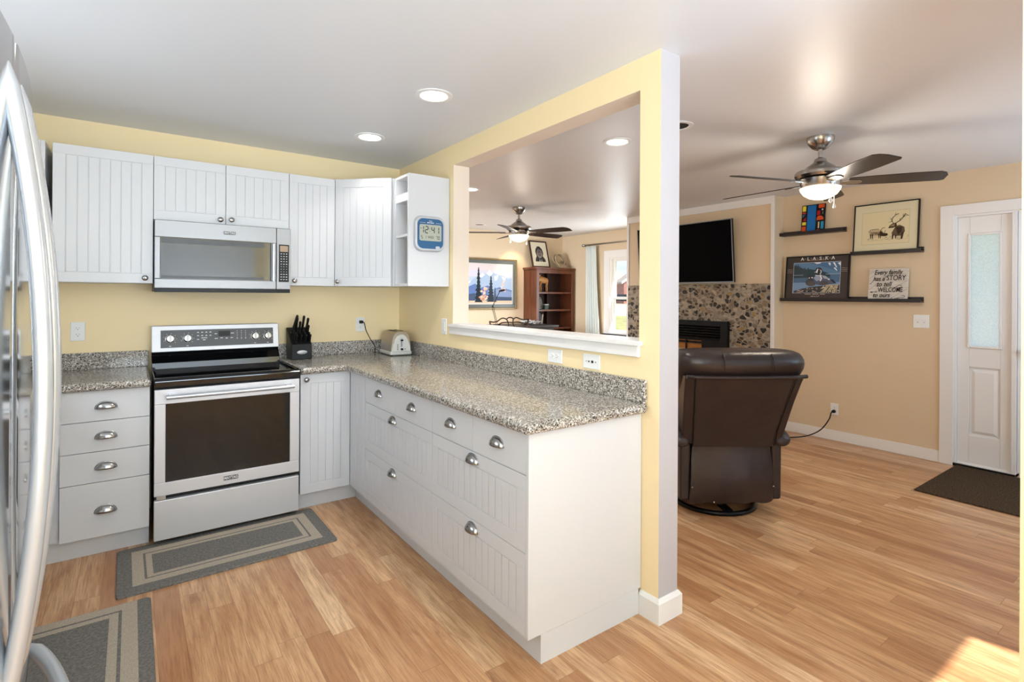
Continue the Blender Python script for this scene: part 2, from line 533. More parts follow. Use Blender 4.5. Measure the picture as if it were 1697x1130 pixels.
M['ledoff'] = plain('dark_lamp_recess', (30, 28, 26), 0.5)
M['grass'] = m_grass()
M['road'] = plain('tan_gravel', (186, 174, 152), 0.95, var=0.15, bscale=0.6)
M['lcd_amber'] = plain('amber_display', (168, 138, 112), 0.3)
M['rope'] = m_fabric('beige_rope', (176, 156, 128), scale=150)
M['toaster'] = plain('toaster_metal', (168, 156, 142), 0.28, 0.75)
M['toastface'] = plain('toaster_silver_plastic', (214, 212, 206), 0.35, 0.15)
k_ = N('dark_brown_doormat')
o_ = k_.mapping(k_.obj(), (1, 1, 1), (0, 0, 0.5))
v_ = k_.noise(o_, 110, 4, 0.8)
k_.l(k_.ramp(v_, [(0.36, srgb(44, 34, 26)), (0.55, srgb(82, 66, 50)), (0.72, srgb(140, 120, 96))]), k_.b.inputs['Base Color'])
k_.b.inputs['Roughness'].default_value = 0.95; k_.b.inputs['Specular IOR Level'].default_value = 0.1
k_.bump(v_, 0.8, 0.004)
M['doormat'] = k_.mat

CEIL = 2.46
XQ_ = 1.9607
# ------------------------------------------------------------------ setting
struct(G().box(-1.12, -2.32, -0.06, 6.39, 7.27, 0), 'floor', M['floor'])
struct(G().prism([(-1.12, -2.32, CEIL), (XQ_, -2.32, CEIL), (XQ_, -1.72, CEIL), (6.39, -1.72, CEIL), (6.39, 7.27, CEIL), (-1.12, 7.27, CEIL)], (0, 0, 0.06)), 'ceiling', M['ceiling'])
struct(G().box(-1.12, 4.17, 0, 1.833, 4.29, CEIL), 'wall_back', M['cream'])
g = G()
g.box(-1.12, -2.32, 0, -1.0, 1.78, CEIL); g.box(-1.12, 3.02, 0, -1.0, 4.17, CEIL); g.box(-1.12, 1.78, 0, -1.0, 3.02, 1.12); g.box(-1.12, 1.78, 2.07, -1.0, 3.02, CEIL)
struct(g, 'wall_left', M['cream'])

# partition with the pass-through; kitchen face cream, the rest tan brightened as lit, end face toned for its light
XP, XQ = 1.8327, 1.9607
YE, YO0, YO1 = 1.4574, 1.571, 3.249
ZO0, ZO1 = 1.178, 2.3165
g = G()
def xq(x, y0, z0, y1, z1): g.poly([(x, y0, z0), (x, y1, z0), (x, y1, z1), (x, y0, z1)])
for mi, x in ((0, XP), (1, XQ)):
    g.m(mi)
    xq(x, YE, 0, YO0, CEIL); xq(x, YO1, 0, 4.29, CEIL)
    xq(x, YO0, 0, YO1, ZO0); xq(x, YO0, ZO1, YO1, CEIL)
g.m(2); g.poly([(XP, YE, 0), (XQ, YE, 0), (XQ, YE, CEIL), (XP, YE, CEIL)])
g.m(1)
for y, z0, z1 in ( (4.29, 0, CEIL), (YO0, ZO0, ZO1), (YO1, ZO0, ZO1)):
    g.poly([(XP, y, z0), (XQ, y, z0), (XQ, y, z1), (XP, y, z1)])
for z, y0, y1 in ((ZO0, YO0, YO1), (ZO1, YO0, YO1)):
    g.poly([(XP, y0, z), (XQ, y0, z), (XQ, y1, z), (XP, y1, z)])
pw = struct(g, 'wall_partition', [M['cream'], M['blush'], M['postend']], weld=True)
g = G()
g.box(XP - 0.006, 1.5715, ZO0, XQ + 0.02, 3.2485, 1.200)
g.box(XP - 0.032, 1.548, ZO0, XP - 0.0002, 3.268, 1.200)
g.box(XP - 0.02, 1.562, 1.128, XP - 0.0002, 3.268, ZO0)
struct(g, 'trim_1', M['trim'], bevel=0.003, label='white sill board of the pass-through opening')
struct(G().box(XP, -2.2, 0, XQ, 0.328, CEIL), 'wall_near', M['cream'])
# base of the partition end
t = 0.016
g = G()
rings = []
for z, o in ((0, t), (0.088, t), (0.104, 0.004)):
    rings.append([(XP - o, 1.5516, z), (XP - o, YE - o, z), (XQ + o, YE - o, z), (XQ + o, 4.15, z), (XQ, 4.15, z), (XQ, YE, z), (XP, YE, z), (XP, 1.5516, z)])
g.loft(rings, smooth=False)
struct(g, 'baseboard_partition', M['trim'])

XR = 5.60
g = G()
g.box(XR, 1.425, 0, XR + 0.12, 2.845, CEIL); g.box(XR, -1.6, 0, XR + 0.12, 0.05, CEIL); g.box(XR, 0.05, 2.10, XR + 0.12, 1.425, CEIL)
struct(g, 'wall_right', M['tan'])
XC = 5.42
struct(G().box(XC, 2.845, 0, 6.39, 4.85, CEIL), 'wall_fireplace', M['tan'])
g = G()
g.box(XC - 0.018, 2.845, 2.377, XC - 0.0002, 4.85, CEIL - 0.001)
g.box(XC - 0.018, 2.845, 0, XC - 0.0002, 2.880, 2.377)
g.box(XC - 0.018, 4.815, 0, XC - 0.0002, 4.85, 2.377)
struct(g, 'trim_2', M['trim'], bevel=0.002, label='white trim boards framing the fireplace wall')
XW = 6.27
g = G()
g.box(XW, 4.85, 0, XW + 0.12, 7.15, 0.80); g.box(XW, 4.85, 2.03, XW + 0.12, 7.15, CEIL)
g.box(XW, 4.85, 0.80, XW + 0.12, 4.95, 2.03); g.box(XW, 5.98, 0.80, XW + 0.12, 7.15, 2.03)
struct(g, 'wall_window', M['tan'])
struct(G().box(XP, 7.15, 0, 6.39, 7.27, CEIL), 'wall_far', M['tan'])
g = G()
g.box(XP - 0.12, 4.29, 0, XP, 4.90, CEIL); g.box(XP - 0.12, 6.60, 0, XP, 7.15, CEIL); g.box(XP - 0.12, 4.90, 0, XP, 6.60, 0.82); g.box(XP - 0.12, 4.90, 2.08, XP, 6.60, CEIL)
struct(g, 'wall_far_left', M['tan'])
g = G()
g.box(-1.0, -2.32, 0, XP, -2.2, 0.28); g.box(-1.0, -2.32, 2.22, XP, -2.2, CEIL)
g.box(-1.0, -2.32, 0.28, -0.88, -2.2, 2.22); g.box(1.68, -2.32, 0.28, XP, -2.2, 2.22)
struct(g, 'wall_rear_kitchen', M['cream'])
g = G()
g.box(XQ, -1.72, 0, 2.05, -1.6, CEIL); g.box(2.05, -1.72, 2.205, 3.30, -1.6, CEIL); g.box(3.30, -1.72, 0, 3.75, -1.6, CEIL)
g.box(3.75, -1.72, 0, 5.25, -1.6, 0.88); g.box(3.75, -1.72, 2.05, 5.25, -1.6, CEIL); g.box(5.25, -1.72, 0, 5.72, -1.6, CEIL)
struct(g, 'wall_rear_living', M['tan'])
def rect_frame(g, ax, c, a0, z0, a1, z1, w, d0, d1):
    """frame of width w around (a0..a1, z0..z1); ax 'y' = wall facing y at c, 'x' = wall facing x at c"""
    for (p0, q0, p1, q1) in ((a0, z0, a0 + w, z1), (a1 - w, z0, a1, z1), (a0 + w, z0, a1 - w, z0 + w), (a0 + w, z1 - w, a1 - w, z1)):
        if ax == 'y': g.box(p0, c + d0, q0, p1, c + d1, q1)
        else: g.box(c + d0, p0, q0, c + d1, p1, q1)
    return g
struct(rect_frame(G(), 'y', -2.32, -0.88, 0.28, 1.68, 2.22, 0.05, 0.02, 0.10).box(0.38, -2.30, 0.33, 0.42, -2.22, 2.17).box(-0.83, -2.29, 0.33, 1.63, -2.285, 2.17), 'window_2', M['trim'])
struct(rect_frame(G(), 'y', -1.72, 3.75, 0.88, 5.25, 2.05, 0.05, 0.02, 0.10).box(4.48, -1.70, 0.93, 4.52, -1.62, 2.0).box(3.80, -1.69, 0.93, 5.20, -1.685, 2.0), 'added_living_window', M['trim'])  # unseen window added for more light; its thin panel keeps the sun out
struct(rect_frame(G(), 'y', -1.72, 2.05, 0.0, 3.30, 2.205, 0.06, 0.02, 0.10), 'door_2', M['trim'])

struct(rect_frame(G(), 'x', -1.12, 1.78, 1.12, 3.02, 2.07, 0.05, 0.02, 0.10), 'added_side_window', M['trim'])  # unseen window added to go with the side fill light
struct(rect_frame(G(), 'x', XP - 0.12, 4.90, 0.82, 6.60, 2.08, 0.05, 0.02, 0.10), 'added_far_window', M['trim'])  # unseen window added to go with the far room fill light
g = G()
g.box(XR - 0.014, 1.506, 0, XR - 0.0002, 2.845, 0.098)
struct(g, 'baseboard_right', M['trim'], bevel=0.003)
g = G(); g.box(XW - 0.014, 4.85, 0, XW - 0.0002, 7.15, 0.098)
struct(g, 'baseboard_window', M['trim'])
struct(G().box(1.98, 7.136, 0, 6.255, 7.1498, 0.098), 'baseboard_far', M['trim'])

# entry: sidelight, mullion, door beyond it (its edge hidden behind the near wall)
g = G()
g.box(XR - 0.02, 1.414, 0, XR - 0.0002, 1.506, 2.178); g.box(XR - 0.02, -0.03, 2.092, XR - 0.0002, 1.414, 2.178)
g.box(XR - 0.02, -0.03, 0, XR - 0.0002, 0.06, 2.092)
struct(g, 'trim_3', M['trim'], bevel=0.002, label='white casing around the entry sidelight and door')
en = struct(rect_frame(G(), 'x', XR, 1.030, 0.0, 1.425, 2.10, 0.026, 0.0, 0.10).box(XR + 0.03, 1.056, 0.02, XR + 0.07, 1.399, 0.04), 'door_1', M['trim'], label='white entry sidelight panel with textured half glass')
# fixed panel: rails and stiles around glass and a raised lower panel
x0, x1 = XR + 0.03, XR + 0.065
g = G()
g.box(x0, 1.056, 0.04, x1, 1.128, 2.074); g.box(x0, 1.322, 0.04, x1, 1.399, 2.074)
g.box(x0, 1.128, 0.04, x1, 1.322, 0.265); g.box(x0, 1.128, 0.83, x1, 1.322, 1.0); g.box(x0, 1.128, 1.925, x1, 1.322, 2.074)
g.box(x0 + 0.014, 1.128, 0.265, x1, 1.322, 0.83)
g.loft([[(x0 + 0.014, 1.142, 0.28), (x0 + 0.014, 1.308, 0.28), (x0 + 0.014, 1.308, 0.815), (x0 + 0.014, 1.142, 0.815)],
        [(x0 + 0.002, 1.166, 0.306), (x0 + 0.002, 1.284, 0.306), (x0 + 0.002, 1.284, 0.789), (x0 + 0.002, 1.166, 0.789)]], smooth=False)
g.build('panel', M['trim'], en, bevel=0.003)
rect_frame(G(), 'x', x0, 1.118, 0.99, 1.332, 1.935, 0.018, -0.012, 0.006).build('glazing_bead', M['trim'], en, bevel=0.004)
G().box(x0 + 0.016, 1.128, 1.0, x0 + 0.022, 1.322, 1.925).build('glass', M['frosted'], en)
G().box(XR - 0.018, 1.03, 0.0, XR + 0.12, 1.425, 0.022).build('threshold', M['blackplastic'], en)
g = G(); g.box(x0, 0.075, 0.03, x1, 1.028, 2.085)
d3 = struct(g, 'door_3', M['trim'], bevel=0.002, label='white entry door beside the sidelight')
g = G(); g.cyl((x0 + 0.0, 0.96, 0.98), (x0 - 0.05, 0.96, 0.98), 0.012).lathe([(0.0, -0.075), (0.026, -0.068), (0.030, -0.055), (0.018, -0.045)], (x0, 0.96, 0.98), 20, 'X')
g.build('door_handle', M['nickel'], d3)

# far window
w1 = struct(rect_frame(G(), 'x', XW - 0.02, 4.86, 0.70, 6.10, 2.14, 0.12, 0.0, 0.0198), 'window_1', M['trim'], bevel=0.003)
g = rect_frame(G(), 'x', XW, 4.95, 0.80, 5.98, 2.03, 0.03, 0.0, 0.10)
g.build('jamb', M['trim'], w1)
g = rect_frame(G(), 'x', XW + 0.05, 4.98, 1.35, 5.95, 2.0, 0.035, 0.0, 0.035)
g.build('sash', M['white'], w1, bevel=0.002)
g = rect_frame(G(), 'x', XW + 0.015, 4.98, 0.83, 5.95, 1.395, 0.035, 0.0, 0.035)
g.build('sash', M['white'], w1, bevel=0.002)
G().box(XW + 0.065, 5.015, 1.385, XW + 0.069, 5.915, 1.965).build('glass', M['glass'], w1)
G().box(XW + 0.03, 5.015, 0.865, XW + 0.034, 5.915, 1.36).build('glass', M['glass'], w1)
G().box(XW - 0.07, 4.86, 0.775, XW - 0.0202, 6.10, 0.80).build('stool', M['darkgrey'], w1, label='dark window stool')

# ------------------------------------------------------------------ kitchen cabinets
def frame(O, U, V):
    U = Vector(U).normalized(); V = Vector(V).normalized(); Nn = U.cross(V)
    return Matrix(((U.x, V.x, Nn.x, O[0]), (U.y, V.y, Nn.y, O[1]), (U.z, V.z, Nn.z, O[2]), (0, 0, 0, 1)))

def bead(F, w, h, th=0.018, mg=0.055, pitch=0.05, flat=False):
    """door or drawer front in frame F (x across, y up, z out)"""
    g = G(F)
    if flat:
        g.box(0, 0, 0, w, h, th); return g
    g.box(0, 0, 0, w, h, th - 0.004)
    a, b = th - 0.004, th
    g.box(0, 0, a, w, mg, b); g.box(0, h - mg, a, w, h, b); g.box(0, mg, a, mg, h - mg, b); g.box(w - mg, mg, a, w, h - mg, b)
    iw = w - 2 * mg - 0.0035
    n = max(1, round(iw / pitch)); p = iw / n
    for i in range(n):
        g.box(mg + 0.0035 + i * p, mg + 0.0035, a, mg + i * p + p, h - mg - 0.004, b - 0.0009)
    return g

def knob(F, parent, z0):
    g = G(F)
    g.lathe([(0.006, z0), (0.0055, z0 + 0.010), (0.009, z0 + 0.014), (0.0150, z0 + 0.018), (0.0165, z0 + 0.022), (0.0145, z0 + 0.027), (0.007, z0 + 0.030), (0, z0 + 0.0305)], (0, 0, 0), 24)
    return g.build('knob', M['chrome'], parent, smooth=50)

def pull(F, parent, z0, a=0.046, b=0.026, c=0.036):
    g = G(F)
    nt, nf = 20, 8
    rows = []
    for i in range(nf + 1):
        f = math.pi / 2 * i / nf
        rows.append([(a * math.cos(math.pi * k / nt), -0.4 * c + c * math.sin(math.pi * k / nt) ** 0.85 * math.cos(f), z0 + b * math.sin(math.pi * k / nt) ** 0.8 * math.sin(f)) for k in range(nt + 1)])
    g.loft(rows, cap=False, closed=False)
    # flange on the drawer face
    out = [(a * 1.07 * math.cos(math.pi * k / nt), -0.4 * c + c * 1.09 * math.sin(math.pi * k / nt) ** 0.85, z0 + 0.0012) for k in range(nt + 1)]
    inn = [(a * 0.97 * math.cos(math.pi * k / nt), -0.4 * c + c * 0.97 * math.sin(math.pi * k / nt) ** 0.85, z0 + 0.0022) for k in range(nt + 1)]
    g.loft([out, inn], cap=False, closed=False)
    return g.build('cup_pull', M['chrome'], parent, solid=0.0022, smooth=60)

ZU0, ZU1 = 1.46, 2.228
YF = 3.842            # front plane of the upper carcasses
FX = lambda x, y, z: frame((x, y, z), (1, 0, 0), (0, 0, 1))          # faces -y
def upper(name, label, x0, x1, z0, doors, knobs, y0=YF, group=None):
    r = thing(name, ((x0 + x1) / 2, 4.17, z0), label, 'cabinet', group)
    G().box(x0 + 0.001, y0 + 0.001, z0, x1 - 0.001, 4.168, ZU1 - 0.002).build('carcass', M['cab'], r)
    for (a, b), (kx, kz) in zip(doors, knobs):
        d = bead(FX(a + 0.0015, y0, z0 + 0.001), b - a - 0.003, ZU1 - z0 - 0.002).build('door', M['cab'], r, bevel=0.0011, bseg=1)
        knob(FX(kx, y0, kz), d, 0.018)
    return r
upper('upper_cabinet', 'wide white beadboard upper cabinet left of the microwave', -0.358, 0.103, ZU0, [(-0.358, 0.103)], [(0.063, 1.491)])
upper('upper_cabinet', 'short white two-door upper cabinet above the microwave', 0.103, 0.872, 1.845, [(0.103, 0.487), (0.487, 0.872)], [(0.456, 1.872), (0.519, 1.876)])
upper('upper_cabinet', 'narrow white beadboard upper cabinet right of the microwave', 0.872, 1.184, ZU0, [(0.872, 1.184)], [(0.906, 1.493)])
# cabinet in the left corner, mostly hidden by the refrigerator
r = thing('upper_cabinet', (-0.7, 4.17, ZU0), 'white upper cabinet in the left corner behind the refrigerator handle', 'cabinet')
G().box(-0.998, 3.80, ZU0, -0.403, 4.168, ZU1).build('carcass', M['cab'], r)
d = G().box(-0.4025, 3.802, ZU0 + 0.002, -0.385, 4.166, ZU1 - 0.002).build('door', M['cab'], r, bevel=0.001)
# diagonal corner cabinet
A, B = Vector((1.186, YF, 0)), Vector((1.496, 3.532, 0))
r = thing('corner_upper_cabinet', (1.6, 4.0, ZU0), 'white diagonal corner upper cabinet with one beadboard door', 'cabinet')
G().prism([(1.186, 4.168, ZU0), (1.186, YF + 0.0125, ZU0), (1.5085, 3.532, ZU0), (1.831, 3.532, ZU0), (1.831, 4.168, ZU0)], (0, 0, ZU1 - ZU0 - 0.002)).build('carcass', M['cab'], r)
dv = (B - A); wd = dv.length
Fd = frame((A.x + 0.010, A.y - 0.010, ZU0 + 0.001), dv, (0, 0, 1)); wd -= 0.015
d = bead(Fd, wd, ZU1 - ZU0 - 0.002, mg=0.06).build('door', M['cab'], r, bevel=0.0011, bseg=1)
knob(Fd @ Matrix.Translation((0.03, 0.032, 0)), d, 0.018)
# open end shelf
r = thing('open_shelf_cabinet', (1.67, 3.42, ZU0), 'white open end shelf cabinet beside the corner cabinet, clock on its side', 'cabinet')
sx, ex = 1.515, 1.829
G().box(sx, 3.302, ZU0, ex, 3.320, ZU1).build('side_panel', M['cab'], r, bevel=0.001)
G().box(sx, 3.512, ZU0, ex, 3.530, ZU1).build('side_panel', M['cab'], r, bevel=0.001)
G().box(1.815, 3.320, ZU0, ex, 3.512, ZU1).build('back_panel', M['cabin'], r)
for z0, z1 in ((ZU0, 1.478), (1.80, 1.818), (2.045, 2.10), (2.21, ZU1)):
    G().box(sx + 0.002, 3.320, z0, 1.815, 3.512, z1).build('shelf', M['cabin'], r, bevel=0.001)

# digital wall clock on the end panel (faces -y)
r = thing('digital_clock', (1.668, 3.302, 1.82), 'square silver and blue digital clock on the open shelf side', 'clock')
def rrect(w, h, rad, n=6):
    pts = []
    for cx, cy, a0 in ((w / 2 - rad, h / 2 - rad, 0), (-w / 2 + rad, h / 2 - rad, 90), (-w / 2 + rad, -h / 2 + rad, 180), (w / 2 - rad, -h / 2 + rad, 270)):
        for i in range(n + 1):
            a = math.radians(a0 + 90 * i / n)
            pts.append((cx + rad * math.cos(a), cy + rad * math.sin(a)))
    return pts
def plate(g, F, w, h, rad, z0, z1, cx=0, cy=0, inset=0.0):
    pts = rrect(w, h, rad)
    a = [F @ Vector((x + cx, y + cy, z0)) for x, y in pts]
    k = 1 - inset
    b = [F @ Vector((x * k + cx, y * k + cy, z1)) for x, y in pts]
    g.loft([a, b], smooth=False)
    return g
Fc = FX(1.668, 3.302, 1.822)
plate(G(), Fc, 0.232, 0.248, 0.055, 0.0, 0.026, inset=0.05).build('case', M['silverplastic'], r, bevel=0.004)
plate(G(), Fc, 0.196, 0.206, 0.042, 0.026, 0.0275).build('face', M['bluecase'], r)
plate(G(), Fc, 0.168, 0.112, 0.012, 0.0275, 0.0285, 0.0, 0.006).build('screen', M['lcd'], r)
plate(G(), Fc, 0.034, 0.022, 0.010, 0.0275, 0.030, 0.055, -0.095).build('button', M['silverplastic'], r)
SEG = {'0': 'abcdef', '1': 'bc', '2': 'abged', '4': 'fgbc', '5': 'afgcd', '7': 'abc', 'E': 'afged', 'D': 'abcdef', 'W': 'bcdef', 'h': 'fegc'}
def seven(g, F, ch, x, y, w, h, t, z):
    S = {'a': (0, h, w, h), 'b': (w, h / 2, w, h), 'c': (w, 0, w, h / 2), 'd': (0, 0, w, 0), 'e': (0, 0, 0, h / 2), 'f': (0, h / 2, 0, h), 'g': (0, h / 2, w, h / 2)}
    for s in SEG[ch]:
        x0, y0, x1, y1 = S[s]
        if x0 == x1: q = (x + x0 - t / 2, y + y0 + t * 0.35, x + x0 + t / 2, y + y1 - t * 0.35)
        else: q = (x + x0 + t * 0.1, y + y0 - t / 2, x + x1 - t * 0.1, y + y0 + t / 2)
        g.poly([F @ Vector(p) for p in ((q[0], q[1], z), (q[2], q[1], z), (q[2], q[3], z), (q[0], q[3], z))])
for ch, x in (('1', -0.074), ('2', -0.040), ('4', 0.008), ('1', 0.042)):
    gd = G(); seven(gd, Fc, ch, x, 0.004, 0.020, 0.044, 0.006, 0.0288); gd.build('digit', M['lcdink'], r)
g = G()
for yy in (0.016, 0.034): plate(g, Fc, 0.004, 0.005, 0.001, 0.0286, 0.0288, -0.007, yy)
plate(g, Fc, 0.008, 0.004, 0.001, 0.0286, 0.0288, -0.073, 0.034)
for ch, x in (('5', -0.072), ('1', -0.046), ('7', 0.042), ('0', 0.058)):
    seven(g, Fc, ch, x, -0.036, 0.011, 0.020, 0.003, 0.0288)
g.build('screen_print', M['lcdink'], r)
for cx, w in ((-0.060, 0.044), (0.062, 0.044)): plate(G(), Fc, w, 0.0016, 0.0005, 0.0275, 0.0278, cx, 0.074).build('face_line', M['mark'], r)
g = G()
for i, (cx, w, hh) in enumerate(((-0.021, 0.009, 0.007), (-0.010, 0.009, 0.005), (0.001, 0.009, 0.005), (0.011, 0.008, 0.006), (0.021, 0.009, 0.005))): plate(g, Fc, w, hh, 0.001, 0.0275, 0.0278, cx, 0.075)
plate(g, Fc, 0.026, 0.003, 0.001, 0.0275, 0.0278, 0.0, 0.087)
g.build('maker_print', M['mark'], r)
lettering('day_lettering', 'WED', 0.024, Fc @ Vector((0.002, -0.026, 0.0288)), (1, 0, 0), (0, 0, 1), M['lcdink'], r, sx=0.85)

# over-range microwave
YM = 3.770
r = thing('microwave', (0.488, 4.16, 1.41), 'stainless over-the-range microwave under the short cabinet', 'microwave')
G().box(0.106, YM + 0.035, 1.412, 0.870, 4.168, 1.842).build('body', M['blackplastic'], r)
g = G(FX(0.108, YM + 0.034, 1.432))
w, h = 0.672, 0.408
wx0, wx1, wz0, wz1 = 0.028, 0.640, 0.056, 0.306
g.box(0, 0, 0, w, wz0, 0.034); g.box(0, wz1, 0, w, h, 0.034); g.box(0, wz0, 0, wx0, wz1, 0.034); g.box(wx1, wz0, 0, w, wz1, 0.034)
d = g.build('door', M['steelm'], r, bevel=0.003)
g = G(FX(0.108, YM + 0.034, 1.432)); g.box(wx0, wz0, 0, wx1, wz1, 0.026)
wdw = g.build('window', M['microglass'], d)
g = G(FX(0.108, YM + 0.034, 1.432)); rf = 0.0262
for a in ((wx0 + 0.005, wz0 + 0.004, wx1 - 0.04, wz0 + 0.020), (wx0 + 0.005, wz1 - 0.035, wx1 - 0.04, wz1 - 0.004)):
    g.box(a[0], a[1], rf, a[2], a[3], rf + 0.0003)
g.build('window_border', M['darkgrey'], wdw)
g = G(FX(0.108, YM + 0.034, 1.432))
g.tube([(0.652, 0.052, 0.058), (0.652, 0.30, 0.058)], 0.0105, 14)
g.box(0.643, 0.052, 0.034, 0.661, 0.074, 0.058); g.box(0.643, 0.280, 0.034, 0.661, 0.302, 0.058)
g.build('handle', M['handle'], d, smooth=40, bevel=0.001)
G(FX(0.108, YM + 0.034, 1.432)).box(0.6745, 0, 0, 0.762, h, 0.034).build('control_panel', M['steelm'], r, bevel=0.003)
Fk = FX(0.108, YM - 0.0001, 1.432)
kp = G(Fk).box(0.688, 0.050, 0, 0.752, 0.300, 0.0012).build('keypad', M['blackplastic'], r)
G(Fk).box(0.695, 0.252, 0.0012, 0.745, 0.292, 0.002).build('display', M['lcd_amber'], kp)
g = G(Fk)
for row in range(11):
    for c in range(3):
        z = 0.238 - row * 0.0172
        wk = (0.0085, 0.0062, 0.0075)[(row + c) % 3] if row < 5 else (0.003 if row < 8 else 0.0095)
        g.box(0.703 + c * 0.0168 - wk / 2, z - 0.002, 0.0012, 0.703 + c * 0.0168 + wk / 2, z + 0.0022, 0.0016)
g.build('key_print', M['mark'], kp)
G(Fk).box(0.395 - 0.034, 0.344, 0, 0.395 + 0.034, 0.364, 0.0012).build('badge', M['darkgrey'], r)
lettering('badge_lettering', 'MAYTAG', 0.0185, Fk @ Vector((0.395, 0.354, 0.0016)), (1, 0, 0), (0, 0, 1), M['mark'], r, sx=0.82, offset=0.0006)
g = G(); g.box(0.108, YM + 0.012, 1.408, 0.870, YM + 0.05, 1.431)
g.build('vent_strip', M['blackplastic'], r)

# ------------------------------------------------------------------ base cabinets
YB_ = 3.530          # drawer face plane (faces -y); carcass behind
YT = 3.596
r = thing('base_cabinet', (-0.1, 3.9, 0), 'white base cabinet with four plain drawers left of the range', 'cabinet')
G().box(-0.298, YB_ + 0.019, 0.112, 0.084, 4.165, 0.886).build('carcass', M['cab'], r)
G().box(-0.345, YB_ + 0.030, 0.112, -0.300, YB_ + 0.048, 0.886).build('filler_strip', M['cab'], r)
G().box(-0.38, YT, 0.0, 0.084, YT + 0.018, 0.112).build('toe_kick', M['cab'], r)
for z0, z1 in ((0.725, 0.884), (0.5645, 0.722), (0.402, 0.5615), (0.113, 0.399)):
    dr = G().box(-0.296, YB_, z0, 0.083, YB_ + 0.018, z1).build('drawer', M['cab'], r, bevel=0.0012)
    pull(FX(-0.108, YB_, {0.725: 0.803, 0.5645: 0.645, 0.402: 0.483, 0.113: 0.253}[z0]), dr, 0.0)
# corner base cabinet: two leaves at a right angle
XF = 1.2017
FY = lambda x, y, z: frame((x, y, z), (0, -1, 0), (0, 0, 1))         # faces -x, across = -y
r = thing('corner_base_cabinet', (1.4, 3.8, 0), 'white corner base cabinet with an angled pair of door leaves', 'cabinet')
G().prism([(0.880, 4.165, 0.112), (0.880, YB_ + 0.019, 0.112), (XF + 0.019, YB_ + 0.019, 0.112), (XF + 0.019, 3.246, 0.112), (1.829, 3.246, 0.112), (1.829, 4.165, 0.112)], (0, 0, 0.774)).build('carcass', M['cab'], r)
d = bead(FX(0.880, YB_ + 0.018, 0.113), XF - 0.882, 0.771, mg=0.06).build('door', M['cab'], r, bevel=0.0011, bseg=1)
knob(FX(0.913, YB_, 0.850), d, 0.0)
bead(FY(XF + 0.018, YB_ - 0.003, 0.113), YB_ - 0.003 - 3.248, 0.771, mg=0.06).build('door', M['cab'], r, bevel=0.0011, bseg=1)
g = G(); g.box(0.880, YT, 0, 1.264, YT + 0.018, 0.112); g.box(1.264, 3.246, 0, 1.282, YT + 0.018, 0.112)
g.build('toe_kick', M['cab'], r)
# peninsula drawer units
def drawers(label, y1, y0, tops, end=False):
    r = thing('drawer_cabinet', (1.5, (y0 + y1) / 2, 0), label, 'cabinet')
    G().box(XF + 0.019, y0 + 0.001, 0.112, 1.829, y1 - 0.001, 0.886).build('carcass', M['cab'], r)
    yy = y1
    for wt in tops:
        dr = bead(FY(XF + 0.018, yy - 0.0015, 0.7235), wt - 0.003, 0.160, flat=True).build('drawer', M['cab'], r, bevel=0.0012)
        pull(FY(XF, yy - wt / 2, 0.806), dr, 0.0, 0.044)
        yy -= wt
    for z0, z1, zh in ((0.4285, 0.7205, 0.690), (0.1135, 0.4255, 0.392)):
        dr = bead(FY(XF + 0.018, y1 - 0.0015, z0), y1 - y0 - 0.003, z1 - z0, mg=0.058, pitch=0.05).build('drawer', M['cab'], r, bevel=0.0011, bseg=1)
        pull(FY(XF, (y0 + y1) / 2 - (0.0 if end else -0.02), zh), dr, 0.0, 0.044)
    G().box(1.264, y0 if not end else y0 - 0.004, 0, 1.282, y1, 0.112).build('toe_kick', M['cab'], r)
    return r
drawers('wide white peninsula drawer cabinet next to the corner cabinet', 3.246, 2.330, (0.453, 0.463))
r = drawers('white peninsula drawer cabinet at the open end by the wall post', 2.330, 1.568, (0.378, 0.384), True)
g = G()
g.prism([(XF - 0.0005, 1.5516, 0.112), (1.830, 1.5516, 0.112), (1.830, 1.5516, 0.886), (XF - 0.0005, 1.5516, 0.886)], (0, 0.0158, 0))
g.build('end_panel', M['cab'], r, bevel=0.001)
G().box(1.264, 1.5522, 0, 1.816, 1.5640, 0.1115).build('plinth', M['cab'], r)

# dishwasher and run behind the refrigerator
r = thing('dishwasher', (-0.7, 3.05, 0), 'white dishwasher under the left counter behind the refrigerator', 'dishwasher')
G().box(-0.98, 2.73, 0.10, -0.405, 3.325, 0.875).build('body', M['cab'], r)
d = G().box(-0.404, 2.73, 0.11, -0.384, 3.325, 0.872).build('door', M['silverplastic'], r, bevel=0.002)
G().box(-0.3838, 2.85, 0.70, -0.362, 3.20, 0.735).build('handle', M['silverplastic'], d, bevel=0.004)
G().box(-0.98, 2.73, 0.0, -0.45, 3.325, 0.10).build('toe_kick', M['blackplastic'], r)
r = thing('base_cabinet', (-0.7, 3.7, 0), 'white blind corner base cabinet left of the four drawers', 'cabinet')
G().box(-0.995, 3.328, 0.0, -0.386, 4.165, 0.886).build('carcass', M['cab'], r)
r = thing('base_cabinet', (-0.7, 2.1, 0), 'white base cabinet hidden behind the refrigerator', 'cabinet')
G().box(-0.995, 1.52, 0.112, -0.386, 2.727, 0.886).build('carcass', M['cab'], r)
G().box(-0.995, 1.52, 0.0, -0.45, 2.727, 0.112).build('toe_kick', M['cab'], r)

